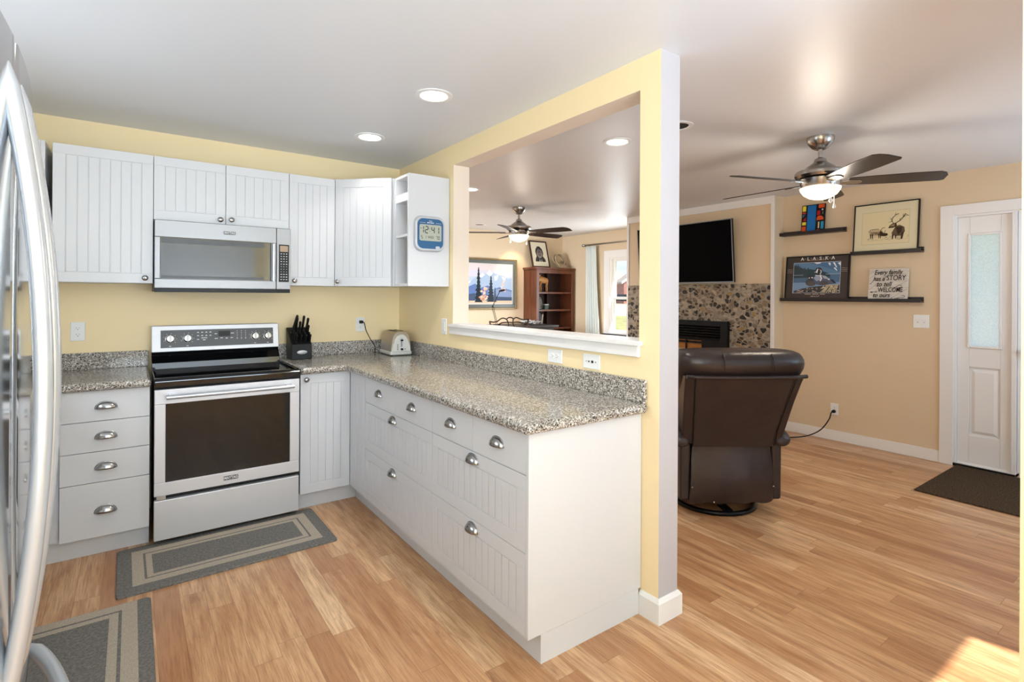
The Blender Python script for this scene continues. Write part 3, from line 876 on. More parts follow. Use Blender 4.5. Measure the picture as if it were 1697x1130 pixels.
# worktops
ZC0, ZC1 = 0.888, 0.930
def slab(outline):
    g = G(); g.prism([(x, y, ZC0) for x, y in outline], (0, 0, ZC1 - ZC0)); return g
r = thing('countertop', (-0.5, 3.9, ZC0), 'speckled granite countertop left of the range', 'countertop')
slab([(-0.998, 4.168), (-0.998, 1.52), (-0.345, 1.52), (-0.345, 3.490), (0.089, 3.490), (0.089, 4.168)]).build('slab', M['granite'], r, bevel=0.017, bseg=4)
g = G(); g.box(-0.975, 4.146, ZC1, 0.089, 4.168, 1.032); g.box(-0.998, 1.52, ZC1, -0.976, 4.168, 1.032)
g.build('backsplash', M['granite'], r, bevel=0.003)
r = thing('countertop', (1.4, 2.9, ZC0), 'long L-shaped speckled granite countertop on the peninsula', 'countertop')
slab([(0.873, 4.168), (0.873, 3.490), (1.160, 3.490), (1.160, 1.510), (1.830, 1.510), (1.830, 4.168)]).build('slab', M['granite'], r, bevel=0.017, bseg=4)
g = G(); g.box(0.873, 4.146, ZC1, 1.809, 4.168, 1.032); g.box(1.809, 1.522, ZC1, 1.831, 4.168, 1.032)
g.build('backsplash', M['granite'], r, bevel=0.003)

# ------------------------------------------------------------------ range
r = thing('range', (0.48, 3.8, 0), 'stainless freestanding electric range with black glass cooktop', 'stove')
YS = 3.479
RX0, RX1 = 0.103, 0.861
G().box(RX0 + 0.004, YS + 0.042, 0.03, RX1 - 0.004, 4.12, 0.890).build('body', M['blackplastic'], r)
for x in (RX0 + 0.03, RX1 - 0.07):
    for y in (YS + 0.14, 4.05): G().cyl((x + 0.02, y, 0.0), (x + 0.02, y, 0.031), 0.018).build('foot', M['blackplastic'], r)
# cooktop with raised rim
g = G()
g.box(RX0 - 0.002, YS + 0.03, 0.890, RX1 + 0.002, 4.10, 0.905)
g.prism([(RX0 - 0.002, YS + 0.03, 0.868), (RX0 - 0.002, YS - 0.004, 0.880), (RX0 - 0.002, YS - 0.006, 0.915), (RX0 - 0.002, YS + 0.006, 0.928), (RX0 - 0.002, YS + 0.03, 0.931), (RX0 - 0.002, YS + 0.05, 0.926)], (RX1 - RX0 + 0.004, 0, 0))
g.box(RX0 - 0.002, YS + 0.03, 0.905, RX0 + 0.018, 4.10, 0.931); g.box(RX1 - 0.018, YS + 0.03, 0.905, RX1 + 0.002, 4.10, 0.931)
ct = g.build('cooktop', M['blackgloss'], r, bevel=0.004)
G().box(RX0 + 0.018, YS + 0.048, 0.905, RX1 - 0.018, 4.02, 0.920).build('glass_top', M['blackgloss'], ct)
# backguard: black riser and tilted stainless console
g = G()
g.prism([(RX0, 4.02, 0.905), (RX0, 4.03, 0.955), (RX0, 4.075, 1.010), (RX0, 4.085, 1.022), (RX0, 4.13, 1.022), (RX0, 4.13, 0.905)], (RX1 - RX0, 0, 0))
g.build('riser', M['blackgloss'], r, bevel=0.004)
g = G()
g.prism([(RX0, 4.058, 1.022), (RX0, 4.083, 1.190), (RX0, 4.138, 1.190), (RX0, 4.138, 1.022)], (RX1 - RX0, 0, 0))
bg = g.build('console', M['steelh'], r, bevel=0.004)
tilt = Vector((0, 0.025, 0.168)).normalized()
Fb = frame((RX0, 4.058, 1.022), (1, 0, 0), tilt)
G(Fb).box(0.048, 0.026, 0.0004, 0.720, 0.140, 0.003).build('control_panel', M['darkgrey'], bg)
for x in (0.100, 0.196, 0.602, 0.684):
    g = G(Fb)
    g.lathe([(0.028, 0.003), (0.028, 0.006), (0.0245, 0.007), (0.0225, 0.026), (0.019, 0.029), (0, 0.0295)], (x, 0.083, 0), 28)
    kb = g.build('knob', M['chrome'], bg, smooth=35)
    g = G(Fb); g.box(x - 0.0045, 0.060, 0.026, x + 0.0045, 0.106, 0.036); g.build('grip', M['silverplastic'], kb, bevel=0.002)
g = G(Fb)
for x in (0.100, 0.196, 0.602, 0.684):
    for a in range(-130, 131, 40):
        q = math.radians(a + 90)
        cx, cy = x + 0.036 * math.cos(q), 0.083 + 0.036 * math.sin(q)
        g.box(cx - 0.0016, cy - 0.0016, 0.003, cx + 0.0016, cy + 0.0016, 0.0034)
    g.box(x - 0.006, 0.034, 0.003, x + 0.006, 0.037, 0.0034)
for i in range(4):
    for j in range(2):
        cx, cy = 0.256 + i * 0.024, 0.120 - j * 0.022
        g.box(cx - 0.006, cy - 0.002, 0.003, cx + 0.006, cy + 0.002, 0.0034); g.box(cx - 0.0025, cy + 0.002, 0.003, cx + 0.0025, cy + 0.0045, 0.0034)
for cx, cy, w in ((0.256, 0.074, 0.012), (0.292, 0.083, 0.034), (0.292, 0.070, 0.016), (0.360, 0.108, 0.014), (0.362, 0.076, 0.018), (0.394, 0.079, 0.016), (0.425, 0.076, 0.014), (0.456, 0.078, 0.016), (0.460, 0.109, 0.020)):
    g.box(cx - w / 2, cy - 0.0025, 0.003, cx + w / 2, cy + 0.0025, 0.0034)
for i in range(3):
    for j in range(4):
        g.box(0.490 + i * 0.026 - 0.002, 0.122 - j * 0.014 - 0.002, 0.003, 0.490 + i * 0.026 + 0.002, 0.122 - j * 0.014 + 0.002, 0.0034)
    g.box(0.490 + i * 0.026 - 0.005, 0.070, 0.003, 0.490 + i * 0.026 + 0.005, 0.073, 0.0034)
g.build('control_lettering', M['mark'], bg)
G(Fb).box(0.376, 0.090, 0.003, 0.446, 0.126, 0.0036).build('display', M['blackplastic'], bg)
# oven door
g = G(FX(RX0, YS + 0.036, 0.282))
w, h = RX1 - RX0, 0.586
a0, a1, b0, b1 = 0.052, 0.702, 0.072, 0.505
g.box(0, 0, 0, w, b0, 0.036); g.box(0, b1, 0, w, h, 0.036); g.box(0, b0, 0, a0, b1, 0.036); g.box(a1, b0, 0, w, b1, 0.036)
od = g.build('oven_door', M['steelh'], r, bevel=0.003)
G(FX(RX0, YS + 0.036, 0.282)).box(a0, b0, 0, a1, b1, 0.032).build('window', M['ovenglass'], od)
g = G(FX(RX0, YS, 0.282))
g.tube([(0.052, 0.548, 0.045), (0.718, 0.548, 0.045)], 0.0125, 16)
for x in (0.062, 0.672): g.box(x, 0.536, 0.0, x + 0.036, 0.560, 0.046)
g.build('handle', M['handle'], od, smooth=40, bevel=0.002)
g = G(FX(RX0, YS, 0.282)); g.box(0.337, 0.026, 0, 0.413, 0.050, 0.0015); g.build('badge', M['darkgrey'], od)
lettering('badge_lettering', 'MAYTAG', 0.0215, (RX0 + 0.375, YS - 0.0019, 0.320), (1, 0, 0), (0, 0, 1), M['mark'], od, sx=0.82, offset=0.0007)
G().box(RX0, YS + 0.004, 0.036, RX1, YS + 0.040, 0.256).build('storage_drawer', M['steelh'], r, bevel=0.004)
G().box(RX0 + 0.012, YS + 0.014, 0.258, RX0 + 0.055, YS + 0.03, 0.280).build('hinge', M['chrome'], r)

# ------------------------------------------------------------------ refrigerator
r = thing('refrigerator', (-0.6, 1.05, 0), 'stainless french-door refrigerator with arched bar handles at the left', 'refrigerator')
YC, KB = 1.050, 0.1875
def fx(y): return -0.139 - KB * (y - YC) ** 2
G().box(-0.985, 0.63, 0.03, -0.225, 1.472, 1.745).build('body', M['darkgrey'], r)
def fdoor(y0, y1, z0, z1, name):
    n = 12
    ys = [y0 + (y1 - y0) * i / n for i in range(n + 1)]
    pts = [(fx(y), y) for y in ys]
    # rounded vertical edges
    e = 0.012
    pts[0] = (pts[0][0] - e, y0); pts.insert(1, (fx(y0 + e * 0.3) - e * 0.3, y0 + e * 0.3)); pts.insert(2, (fx(y0 + e), y0 + e))
    pts[-1] = (pts[-1][0] - e, y1); pts.insert(-1, (fx(y1 - e) , y1 - e)); pts.insert(-1, (fx(y1 - e * 0.3) - e * 0.3, y1 - e * 0.3))
    g = G()
    outline = pts + [(-0.222, y1), (-0.222, y0)]
    g.prism([(x, y, z0) for x, y in outline], (0, 0, z1 - z0))
    return g.build(name, M['fridge'], r, smooth=30)
dn = fdoor(0.632, YC - 0.004, 0.735, 1.765, 'door')
df = fdoor(YC + 0.004, 1.470, 0.735, 1.765, 'door')
fz = fdoor(0.632, 1.470, 0.09, 0.722, 'freezer_drawer')
def arch(y, z0, z1, rise, n=28):
    P = []
    for i in range(n + 1):
        s = i / n
        q = 1 - (2 * s - 1) ** 2
        P.append((fx(y) - 0.005 + rise * q, y, z0 + (z1 - z0) * s))
    return P
G().tube(arch(1.000, 0.805, 1.715, 0.043), [0.008] + [0.0135] * 27 + [0.008], 18, flat=(1.25, 0.85)).build('handle', M['handle'], dn, smooth=60)
G().tube(arch(1.103, 0.805, 1.715, 0.043), [0.008] + [0.0135] * 27 + [0.008], 18, flat=(1.25, 0.85)).build('handle', M['handle'], df, smooth=60)
P = []
for i in range(29):
    s = i / 28; y = 0.66 + 0.79 * s
    P.append((fx(y) - 0.002 + 0.062 * math.sin(math.pi * s) ** 0.62, y, 0.672))
G().tube(P, [0.008] + [0.0135] * 27 + [0.008], 18, flat=(1.1, 0.9)).build('handle', M['handle'], fz, smooth=60)
for y in (0.64, 1.38): G().box(-0.30, y, 1.745, -0.225, y + 0.08, 1.775).build('hinge_cover', M['darkgrey'], r, bevel=0.004)

# ------------------------------------------------------------------ small kitchen things
ZT = ZC1
# knife block: vertical front, slanted top, leaning back
kx0, kx1, ky0, ky1 = 0.926, 1.066, 3.960, 4.115
ZB = ZT; ZT = ZT + 0.0006
r = thing('knife_block', ((kx0 + kx1) / 2, 4.04, ZT), 'black knife block full of knives right of the range', 'knife block')
side = [(ky0, ZT), (ky0 + 0.002, ZT + 0.108), (ky1 + 0.012, ZT + 0.225), (ky1 + 0.020, ZT + 0.215), (ky1, ZT)]
G().prism([(kx0, y, z) for y, z in side], (kx1 - kx0, 0, 0)).build('block', M['blackplastic'], r, bevel=0.004)
g = G(); g.lathe([(0, -0.0015), (0.034, -0.0015), (0.036, 0.0)], (0, 0, 0), 32, 'Y')
for v in g.bm.verts:
    v.co = Vector((v.co.x + 0.997, v.co.y + ky0 - 0.0002, v.co.z * 0.40 + ZT + 0.052))
g.build('oval_badge', M['silverplastic'], r)
ax = Vector((0, -0.725, 0.70)).normalized()           # direction the handles point: square to the sloping top
slope = Vector((0, ky1 + 0.010 - ky0, 0.117)).normalized()
ax = Vector((0, -slope.z, slope.y)).normalized()
ax = (ax + Vector((0, 0.18, 0.42))).normalized()
def knife(kind, label, x, s, L, wd, th, tilt=0.0, group=None, rivet=True):
    base = Vector((x, ky0 + 0.002, ZT + 0.108)) + slope * s
    base += ax * 0.0035
    d = (ax + Vector((tilt, 0, 0))).normalized()
    u = Vector((1, 0, 0)); u = (u - d * u.dot(d)).normalized(); w = d.cross(u)
    k = thing(kind, base, label, 'knife', group)
    rings = []
    for t_, a, b in ((0.0, 0.8, 0.8), (0.05, 0.95, 0.9), (0.35, 1.0, 0.92), (0.65, 0.9, 0.9), (0.88, 1.05, 1.15), (0.97, 0.95, 1.05), (1.0, 0.6, 0.7)):
        c = base + d * (L * t_ + 0.004)
        rings.append([c + u * (th * a / 2) * math.cos(2 * math.pi * q / 12) + w * (wd * b / 2) * math.sin(2 * math.pi * q / 12) for q in range(12)])
    G().loft(rings).build('handle', M['blackplastic'], k)
    G().cyl(base, base + d * 0.010, th * 0.52, th * 0.52, 12).build('bolster', M['chrome'], k)
    return k
for x, s, L, tl, lab in ((0.948, 0.125, 0.140, 0.22, 'long black knife handle leaning right at the back left of the block'),
                         (0.978, 0.135, 0.115, 0.03, 'black knife handle second from the left in the back row'),
                         (0.992, 0.105, 0.100, 0.05, 'black knife handle in front of the second back-row knife'),
                         (1.020, 0.135, 0.125, 0.06, 'tall black knife handle third in the back row of the block'),
                         (1.048, 0.130, 0.110, 0.08, 'black knife handle at the back right of the block')):
    knife('chef_knife', lab, x, s, L, 0.027, 0.017, tl, 'large knives in the knife block')
knife('kitchen_shears', 'blunt black shears handle at the right side of the block', 1.050, 0.098, 0.075, 0.030, 0.020, 0.05)
for row, s in enumerate((0.068, 0.042, 0.016)):
    for i in range(4):
        knife('steak_knife', 'short black steak knife in the front rows of the knife block', 0.950 + i * 0.031 + 0.004 * row, s, 0.058, 0.019, 0.014, 0.04, 'steak knives in the knife block')

# toaster
rz = math.radians(-4)
r = thing('toaster', (1.700, 3.935, ZT + 0.0004), 'silver two-slice toaster in the counter corner', 'toaster', rz=rz)
def tprof(y, sc=1.0, top=0.188, hw=0.083, tw=0.058):
    P = []
    pts = [(-hw, 0.012), (-hw * 0.985, 0.05), (-hw * 0.90, 0.11), (-tw - 0.006, 0.155), (-tw * 0.8, top * 0.955), (-tw * 0.45, top * 0.99), (0, top),
           (tw * 0.45, top * 0.99), (tw * 0.8, top * 0.955), (tw + 0.006, 0.155), (hw * 0.90, 0.11), (hw * 0.985, 0.05), (hw, 0.012)]
    return [(x * sc, y, 0.012 + (z - 0.012) * (0.5 + 0.5 * sc)) for x, z in pts]
L = 0.135
G().loft([tprof(-L + 0.006, 0.96), tprof(-L + 0.03, 1.0), tprof(L - 0.03, 1.0), tprof(L - 0.004, 0.95)]).build('shell', M['toaster'], r, local=True, smooth=45)
g = G(); g.prism([(-0.088, -L, 0.004), (0.088, -L, 0.004), (0.088, L, 0.004), (-0.088, L, 0.004)], (0, 0, 0.032))
g.build('base', M['toastface'], r, local=True, bevel=0.012, bseg=3)
pts = [(-0.074, 0.030), (-0.066, 0.075), (-0.050, 0.125), (-0.034, 0.150), (-0.014, 0.163), (0.014, 0.163), (0.034, 0.150), (0.050, 0.125), (0.066, 0.075), (0.074, 0.030)]
fp = G().prism([(x, -L - 0.006, z) for x, z in pts], (0, 0.02, 0)).build('end_panel', M['toastface'], r, local=True, bevel=0.004)
G().prism([(-0.011, -L - 0.0066, 0.065), (0.011, -L - 0.0066, 0.065), (0.011, -L - 0.0066, 0.130), (0, -L - 0.0066, 0.142), (-0.011, -L - 0.0066, 0.130)], (0, 0.001, 0)).build('lever_track', M['silverplastic'], fp, local=True, bevel=0.0004)
G().box(-0.002, -L - 0.0072, 0.070, 0.002, -L - 0.006, 0.126).build('lever_slot', M['slot'], fp, local=True)
G().box(-0.010, -L - 0.022, 0.112, 0.010, -L - 0.006, 0.126).build('lever', M['blackplastic'], r, local=True, bevel=0.004)
g = G()
for i in range(4): g.box(-0.036, -L - 0.0085, 0.046 + i * 0.012, -0.025, -L - 0.005, 0.0505 + i * 0.012)
g.build('buttons', M['blackplastic'], r, local=True, bevel=0.001)
g = G(); g.lathe([(0.0, -0.012), (0.009, -0.011), (0.010, 0)], (0.002, -L - 0.006, 0.050), 20, 'Y'); g.build('dial', M['blackplastic'], r, local=True, smooth=40)
G().box(0.024, -L - 0.0085, 0.049, 0.032, -L - 0.005, 0.0535).build('cancel_button', M['blackplastic'], r, local=True)
g = G(); g.box(-0.034, -0.085, 0.1862, -0.010, 0.085, 0.1885); g.box(0.010, -0.085, 0.1862, 0.034, 0.085, 0.1885); g.build('slots', M['slot'], r, local=True)
for x in (-0.07, 0.07):
    for y in (-0.11, 0.11): G().cyl((x, y, 0.0), (x, y, 0.006), 0.009, seg=12).build('foot', M['blackplastic'], r, local=True)

# wall plates: F = frame whose z points out of the wall
def outlet(label, F, w=0.072, h=0.115, horiz=False, kind='duplex'):
    nm = {'duplex': 'wall_outlet', 'toggle': 'light_switch', 'jack': 'phone_jack_plate', 'dimmer': 'light_switch'}[kind]
    c = F @ Vector((0, 0, 0))
    r = thing(nm, c, label, {'duplex': 'outlet', 'jack': 'jack', }.get(kind, 'light switch'))
    g = G(F); g.box(-w / 2, -h / 2, 0.0002, w / 2, h / 2, 0.006)
    g.build('cover_plate', M['white'], r, bevel=0.003)
    if kind == 'duplex':
        for s in (-1, 1):
            o = (s * 0.0195, 0) if horiz else (0, s * 0.0195)
            rc = plate(G(), F, 0.030, 0.028, 0.010, 0.006, 0.0075, o[0], o[1]).build('receptacle', M['white'], r)
            g = G(F)
            for a, b, q, v in ((-0.0065, 0.003, 0.0016, 0.008), (0.0065, 0.003, 0.0016, 0.007), (0, -0.008, 0.004, 0.004)):
                if horiz: a, b, q, v = -b, a, v, q
                g.box(o[0] + a - q / 2, o[1] + b - v / 2, 0.0074, o[0] + a + q / 2, o[1] + b + v / 2, 0.0079)
            g.build('slots', M['slot'], rc)
    elif kind == 'toggle':
        for s in (-1, 1):
            g = G(F); g.box(s * 0.023 - 0.006, -0.013, 0.006, s * 0.023 + 0.006, 0.013, 0.0075); tp = g.build('toggle_slot', M['silverplastic'], r)
            g = G(F); g.box(s * 0.023 - 0.004, -0.004, 0.0075, s * 0.023 + 0.004, 0.011, 0.015); g.build('toggle', M['white'], tp, bevel=0.0015)
    elif kind == 'dimmer':
        g = G(F); g.box(-0.016, -0.033, 0.006, 0.016, 0.033, 0.0085); g.build('rocker', M['white'], r, bevel=0.001)
    elif kind == 'jack':
        for x, wj in ((-0.032, 0.004), (-0.014, 0.008), (0.010, 0.014), (0.032, 0.005)):
            g = G(F); g.lathe([(wj / 2, 0.006), (wj / 2, 0.0085), (0, 0.0088)], (x, 0, 0), 12); g.build('socket', M['slot'], r)
    return r
outlet('white duplex outlet on the back wall left of the range', FX(-0.267, 4.17, 1.164))
outlet('white outlet with a black plug on the back wall near the toaster', FX(1.498, 4.17, 1.160))
outlet('white sideways duplex outlet under the pass-through sill', FY(XP, 2.141, 1.078), 0.115, 0.072, True)
outlet('white sideways jack plate under the right end of the sill', FY(XP, 1.866, 1.077), 0.115, 0.072, True, 'jack')
outlet('white rocker switch on the partition left of the opening', FY(XP, 3.372, 1.174), kind='dimmer')
outlet('white double toggle switch left of the entry sidelight', FY(XR, 1.640, 1.195), 0.115, 0.115, kind='toggle')
outlet('white outlet low on the tan wall behind the recliner', FY(XR, 2.337, 0.304))
def cord(label, pts, r=0.003):
    # smooth path through the points
    P = [Vector(p) for p in pts]; out = []
    for i in range(len(P) - 1):
        a, b, c, d = P[max(i - 1, 0)], P[i], P[i + 1], P[min(i + 2, len(P) - 1)]
        for k in range(8):
            t_ = k / 8
            out.append(0.5 * ((2 * b) + (c - a) * t_ + (2 * a - 5 * b + 4 * c - d) * t_ * t_ + (3 * b - a - 3 * c + d) * t_ ** 3))
    out.append(P[-1])
    return out
r = thing('power_cord', (1.5, 4.1, ZT), 'black toaster cord and plug hanging from the back wall outlet', 'cord')
G().tube(cord('', [(1.498, 4.135, 1.181), (1.516, 4.125, 1.172), (1.53, 4.12, 1.11), (1.57, 4.115, 1.03), (1.60, 4.11, 0.985), (1.595, 4.10, 0.950), (1.585, 4.08, 0.936), (1.59, 4.062, 0.943)]), 0.0032, 8).build('cord', M['blackplastic'], r)
G().box(1.484, 4.135, 1.169, 1.512, 4.1622, 1.193).build('plug', M['blackplastic'], r, bevel=0.005)
r = thing('power_cord', (5.4, 2.4, 0), 'black cord and plug running from the low wall outlet behind the recliner', 'cord')
G().tube(cord('', [(5.565, 2.340, 0.284), (5.55, 2.347, 0.270), (5.54, 2.365, 0.20), (5.50, 2.43, 0.09), (5.42, 2.54, 0.02), (5.2, 2.68, 0.006), (4.9, 2.75, 0.006), (4.5, 2.72, 0.006), (4.0, 2.5, 0.006)]), 0.0055, 8).build('cord', M['blackplastic'], r)
g = G(); g.cyl((XR - 0.0078, 2.337, 0.2845), (XR - 0.036, 2.340, 0.284), 0.017, 0.012, 16); g.build('plug', M['blackplastic'], r)

# rugs
def rug(label, cx, cy, w, h, marg, bands, name='kitchen_mat', rot=0.0):
    g = G()
    pts = rrect(w, h, 0.02)
    g.loft([[(x, y, 0.0005) for x, y in pts], [(x, y, 0.009) for x, y in pts], [(x * (1 - 0.006 / w), y * (1 - 0.006 / h), 0.012) for x, y in pts]], smooth=False)
    mt = m_rug('woven_mat_' + name, w / 2, h / 2, marg, (118, 114, 109), (192, 177, 157), bands)
    o = g.build(name, mt)
    o.location = (cx, cy, 0.0); o.rotation_euler = (0, 0, rot)
    tag(o, label, 'mat')
    return o
rug('long grey bordered mat in front of the range', 0.449, 3.268, 1.010, 0.545, (0.062, 0.062, 0.072, 0.062), (0.050, 0.060, 0.086), rot=math.radians(0.6))
rug('grey bordered mat on the floor beside the refrigerator', -0.184, 2.42, 0.522, 1.01, (0.003, 0.05, 0.003, 0.003), (0.055, 0.067, 0.098))
g = G(); g.box(4.615, 0.35, 0.0005, 5.588, 1.392, 0.010)
dm = g.build('doormat', M['doormat'], bevel=0.003); tag(dm, 'dark brown doormat in front of the entry door', 'mat')

# ------------------------------------------------------------------ recessed ceiling lights
def downlight(x, y, label, on=True, power=28):
    r = thing('recessed_light', (x, y, CEIL), label, 'ceiling light', 'recessed ceiling lights')
    g = G(); g.lathe([(0.098, 0.0), (0.098, -0.004), (0.074, -0.006), (0.070, -0.001)], (x, y, CEIL - 0.0002), 40)
    g.build('trim_ring', M['white'], r, smooth=40)
    g = G(); g.lathe([(0.069, -0.0015), (0.05, -0.003), (0, -0.004)], (x, y, CEIL - 0.0002), 40)
    g.build('lens', M['led'] if on else M['ledoff'], r, smooth=40)
    if on: lamp('downlight_lamp', 'SPOT', (x, y, CEIL - 0.03), power, (1.0, 0.97, 0.93), (0, 0, 0), radius=0.06, spot=math.radians(112))
downlight(1.297, 2.517, 'lit recessed light nearest the camera on the kitchen ceiling')
downlight(1.293, 3.435, 'lit recessed light on the kitchen ceiling by the upper cabinets', True, 7)
downlight(2.695, 2.511, 'lit recessed light seen through the pass-through opening', True, 12)
downlight(2.745, 2.060, 'recessed light whose rim shows just right of the partition post', False)
downlight(2.735, 4.510, 'lit recessed light at the left edge of the pass-through opening', True, 12)
downlight(4.199, 6.657, 'dark unlit recessed light above the landscape painting', False)
# picture light on the painting and lamp glow in the far room
lamp('picture_spot', 'SPOT', (5.15, 6.80, 2.42), 15, (1.0, 0.80, 0.55), aim((0.02, 0.28, -1)), radius=0.03, spot=math.radians(80))

# ------------------------------------------------------------------ ceiling fans
def fan(x, y, ph, label, power, chains):
    r = thing('ceiling_fan', (x, y, CEIL), label, 'ceiling fan', 'five-blade ceiling fans')
    c = (x, y, 0)
    g = G(); g.lathe([(0.0, CEIL - 0.0005), (0.083, CEIL - 0.0005), (0.083, CEIL - 0.018), (0.072, CEIL - 0.045), (0.048, CEIL - 0.072), (0.030, CEIL - 0.082), (0.0, CEIL - 0.082)], c, 40)
    g.build('canopy', M['nickel'], r, smooth=35)
    G().cyl((x, y, CEIL - 0.08), (x, y, 2.315), 0.0135, seg=20).build('downrod', M['nickel'], r, smooth=40)
    g = G(); g.lathe([(0.018, 2.325), (0.034, 2.315), (0.040, 2.295), (0.062, 2.278), (0.085, 2.262), (0.098, 2.246), (0.146, 2.232), (0.152, 2.222), (0.152, 2.205), (0.142, 2.190), (0.100, 2.182), (0, 2.182)], c, 48)
    g.build('motor_housing', M['nickel'], r, smooth=30)
    g = G(); g.lathe([(0.06, 2.184), (0.125, 2.180), (0.118, 2.152), (0.110, 2.130), (0.108, 2.126), (0.0, 2.126)], c, 48)
    g.build('switch_housing', M['nickel'], r, smooth=30)
    for k in range(5):
        a = math.radians(ph + 72 * k)
        Mb = Matrix.Translation((x, y, 2.158)) @ Matrix.Rotation(a, 4, 'Z') @ Matrix.Rotation(math.radians(-12), 4, 'X')
        out = [(0.160, -0.052), (0.30, -0.064), (0.50, -0.072), (0.640, -0.070), (0.672, -0.050), (0.690, -0.012), (0.690, 0.058), (0.672, 0.068), (0.50, 0.070), (0.30, 0.064), (0.160, 0.052)]
        b = G(Mb).prism([(px, py, -0.003) for px, py in out], (0, 0, 0.006)).build('blade', M['blade'], r, bevel=0.0015)
        g = G(Mb); g.prism([(0.10, -0.018, -0.010), (0.165, -0.030, -0.010), (0.225, -0.024, -0.010), (0.240, 0, -0.010), (0.225, 0.024, -0.010), (0.165, 0.030, -0.010), (0.10, 0.018, -0.010)], (0, 0, 0.0068))
        g.build('blade_iron', M['nickel'], b, bevel=0.002)
    g = G(); g.lathe([(0.112, 2.128), (0.122, 2.124), (0.118, 2.108), (0.098, 2.080), (0.066, 2.060), (0.030, 2.050), (0.0, 2.048)], c, 48)
    g.build('light_bowl', M['bowl'], r, smooth=50)
    for i, (dx, dy, zl) in enumerate(chains):
        g = G(); g.cyl((x + dx, y + dy, 2.14), (x + dx, y + dy, zl + 0.03), 0.0016, seg=6)
        ch = g.build('pull_chain', M['chrome'], r)
        g = G()
        if i == 0: g.ell((x + dx, y + dy, zl + 0.018), 0.013, 0.013, 0.014, 14, 8)
        else: g.lathe([(0.002, 0.03), (0.006, 0.022), (0.009, 0.008), (0.006, 0.0), (0, 0)], (x + dx, y + dy, zl), 14)
        g.build('pull_knob', M['white'], ch, smooth=60)
    lamp('fan_lamp', 'POINT', (x, y, 2.02), power, (1.0, 0.88, 0.74), radius=0.10)
fan(3.70, 1.64, 16, 'brushed nickel ceiling fan with dark blades nearest, above the recliner', 14, ((-0.070, -0.097, 2.003), (-0.052, -0.109, 1.972)))
fan(3.77, 5.09, 2, 'brushed nickel ceiling fan with dark blades seen through the pass-through', 6, ((-0.088, 0.058, 2.03), (0.075, -0.060, 2.015)))

# ------------------------------------------------------------------ fireplace wall
g = G(); g.box(XC - 0.030, 2.882, 0.0, XC - 0.0004, 4.813, 1.543)
o = g.build('fireplace_surround', M['pebbles'], bevel=0.004)
tag(o, 'pebble mosaic stone surround of the fireplace under the television', 'fireplace surround')
XS = XC - 0.030
r = thing('fireplace_insert', (XS, 3.9, 0.0), 'black fireplace insert with louvres and a brass-trimmed glass front', 'fireplace')
fy0, fy1, fz0, fz1 = 3.33, 4.40, 0.10, 1.125
g = G()
for a in ((fy0, fz0, fy0 + 0.085, fz1), (fy1 - 0.085, fz0, fy1, fz1), (fy0 + 0.085, fz1 - 0.06, fy1 - 0.085, fz1)):
    g.box(XS - 0.05, a[0], a[1], XS - 0.0004, a[2], a[3])
g.box(XS - 0.05, fy0 + 0.085, fz0, XS - 0.0004, fy1 - 0.085, fz0 + 0.10)
g.build('surround_frame', M['blackmetal'], r, bevel=0.004)
G().box(XS - 0.012, fy0 + 0.085, fz0 + 0.10, XS - 0.0006, fy1 - 0.085, fz1 - 0.06).build('firebox', M['shadowgap'], r)
g = G()
for i in range(5):
    z = 1.045 - i * 0.030
    g.prism([(XS - 0.042, fy0 + 0.088, z), (XS - 0.012, fy0 + 0.088, z + 0.012), (XS - 0.012, fy0 + 0.088, z + 0.017), (XS - 0.044, fy0 + 0.088, z + 0.006)], (0, fy1 - fy0 - 0.176, 0))
g.build('louvre', M['blackmetal'], r)
g = G(); g.box(XS - 0.030, fy0 + 0.088, 0.20, XS - 0.013, fy1 - 0.088, 0.895); g.build('door_plate', M['blackmetal'], r)
bx = XS - 0.036
g = rect_frame(G(), 'x', bx, 3.66, 0.26, 4.30, 0.845, 0.055, 0.0, 0.006)
g.box(bx - 0.006, 3.66, 0.85, bx + 0.006, 4.30, 0.856); g.box(bx - 0.006, 3.66, 0.885, bx + 0.006, 4.30, 0.890)
g.build('brass_trim', M['brass'], r)
G().box(bx + 0.001, 3.71, 0.31, bx + 0.005, 4.25, 0.79).build('glass_door', M['fireglass'], r)
g = G(); g.box(bx - 0.012, 3.860, 0.26, bx - 0.0, 3.874, 0.89); g.build('mullion', M['blackmetal'], r)

# television on a tilting mount
r = thing('television', (XC - 0.1, 3.95, 1.56), 'large black flat television mounted above the pebble surround', 'television')
Tm = frame((XC - 0.075, 4.575, 1.560), (0, -1, 0), (-0.055, 0, 0.70))
W_, H_ = 1.320, 0.700
G(Tm).box(0, 0, -0.035, W_, H_, 0.0).build('back_shell', M['blackplastic'], r, bevel=0.006)
G(Tm).box(0.009, 0.014, 0.0, W_ - 0.009, H_ - 0.009, 0.0025).build('screen', M['tvscreen'], r)
g = G(Tm); g.box(0, 0, 0, W_, 0.012, 0.004); g.box(0, H_ - 0.008, 0, W_, H_, 0.004); g.box(0, 0.012, 0, 0.008, H_ - 0.008, 0.004); g.box(W_ - 0.008, 0.012, 0, W_, H_ - 0.008, 0.004)
g.build('bezel', M['tvframe'], r)
g = G(); g.box(XC - 0.09, 3.80, 1.80, XC - 0.0004, 4.16, 2.06); g.build('wall_bracket', M['blackmetal'], r)

# ------------------------------------------------------------------ recliner (local frame: +y = the way it faces)
rz = math.radians(-33)
r = thing('recliner', (3.235, 2.11, 0.0), 'dark brown leather swivel recliner seen from behind', 'armchair', rz=rz)
LE = M['leather']
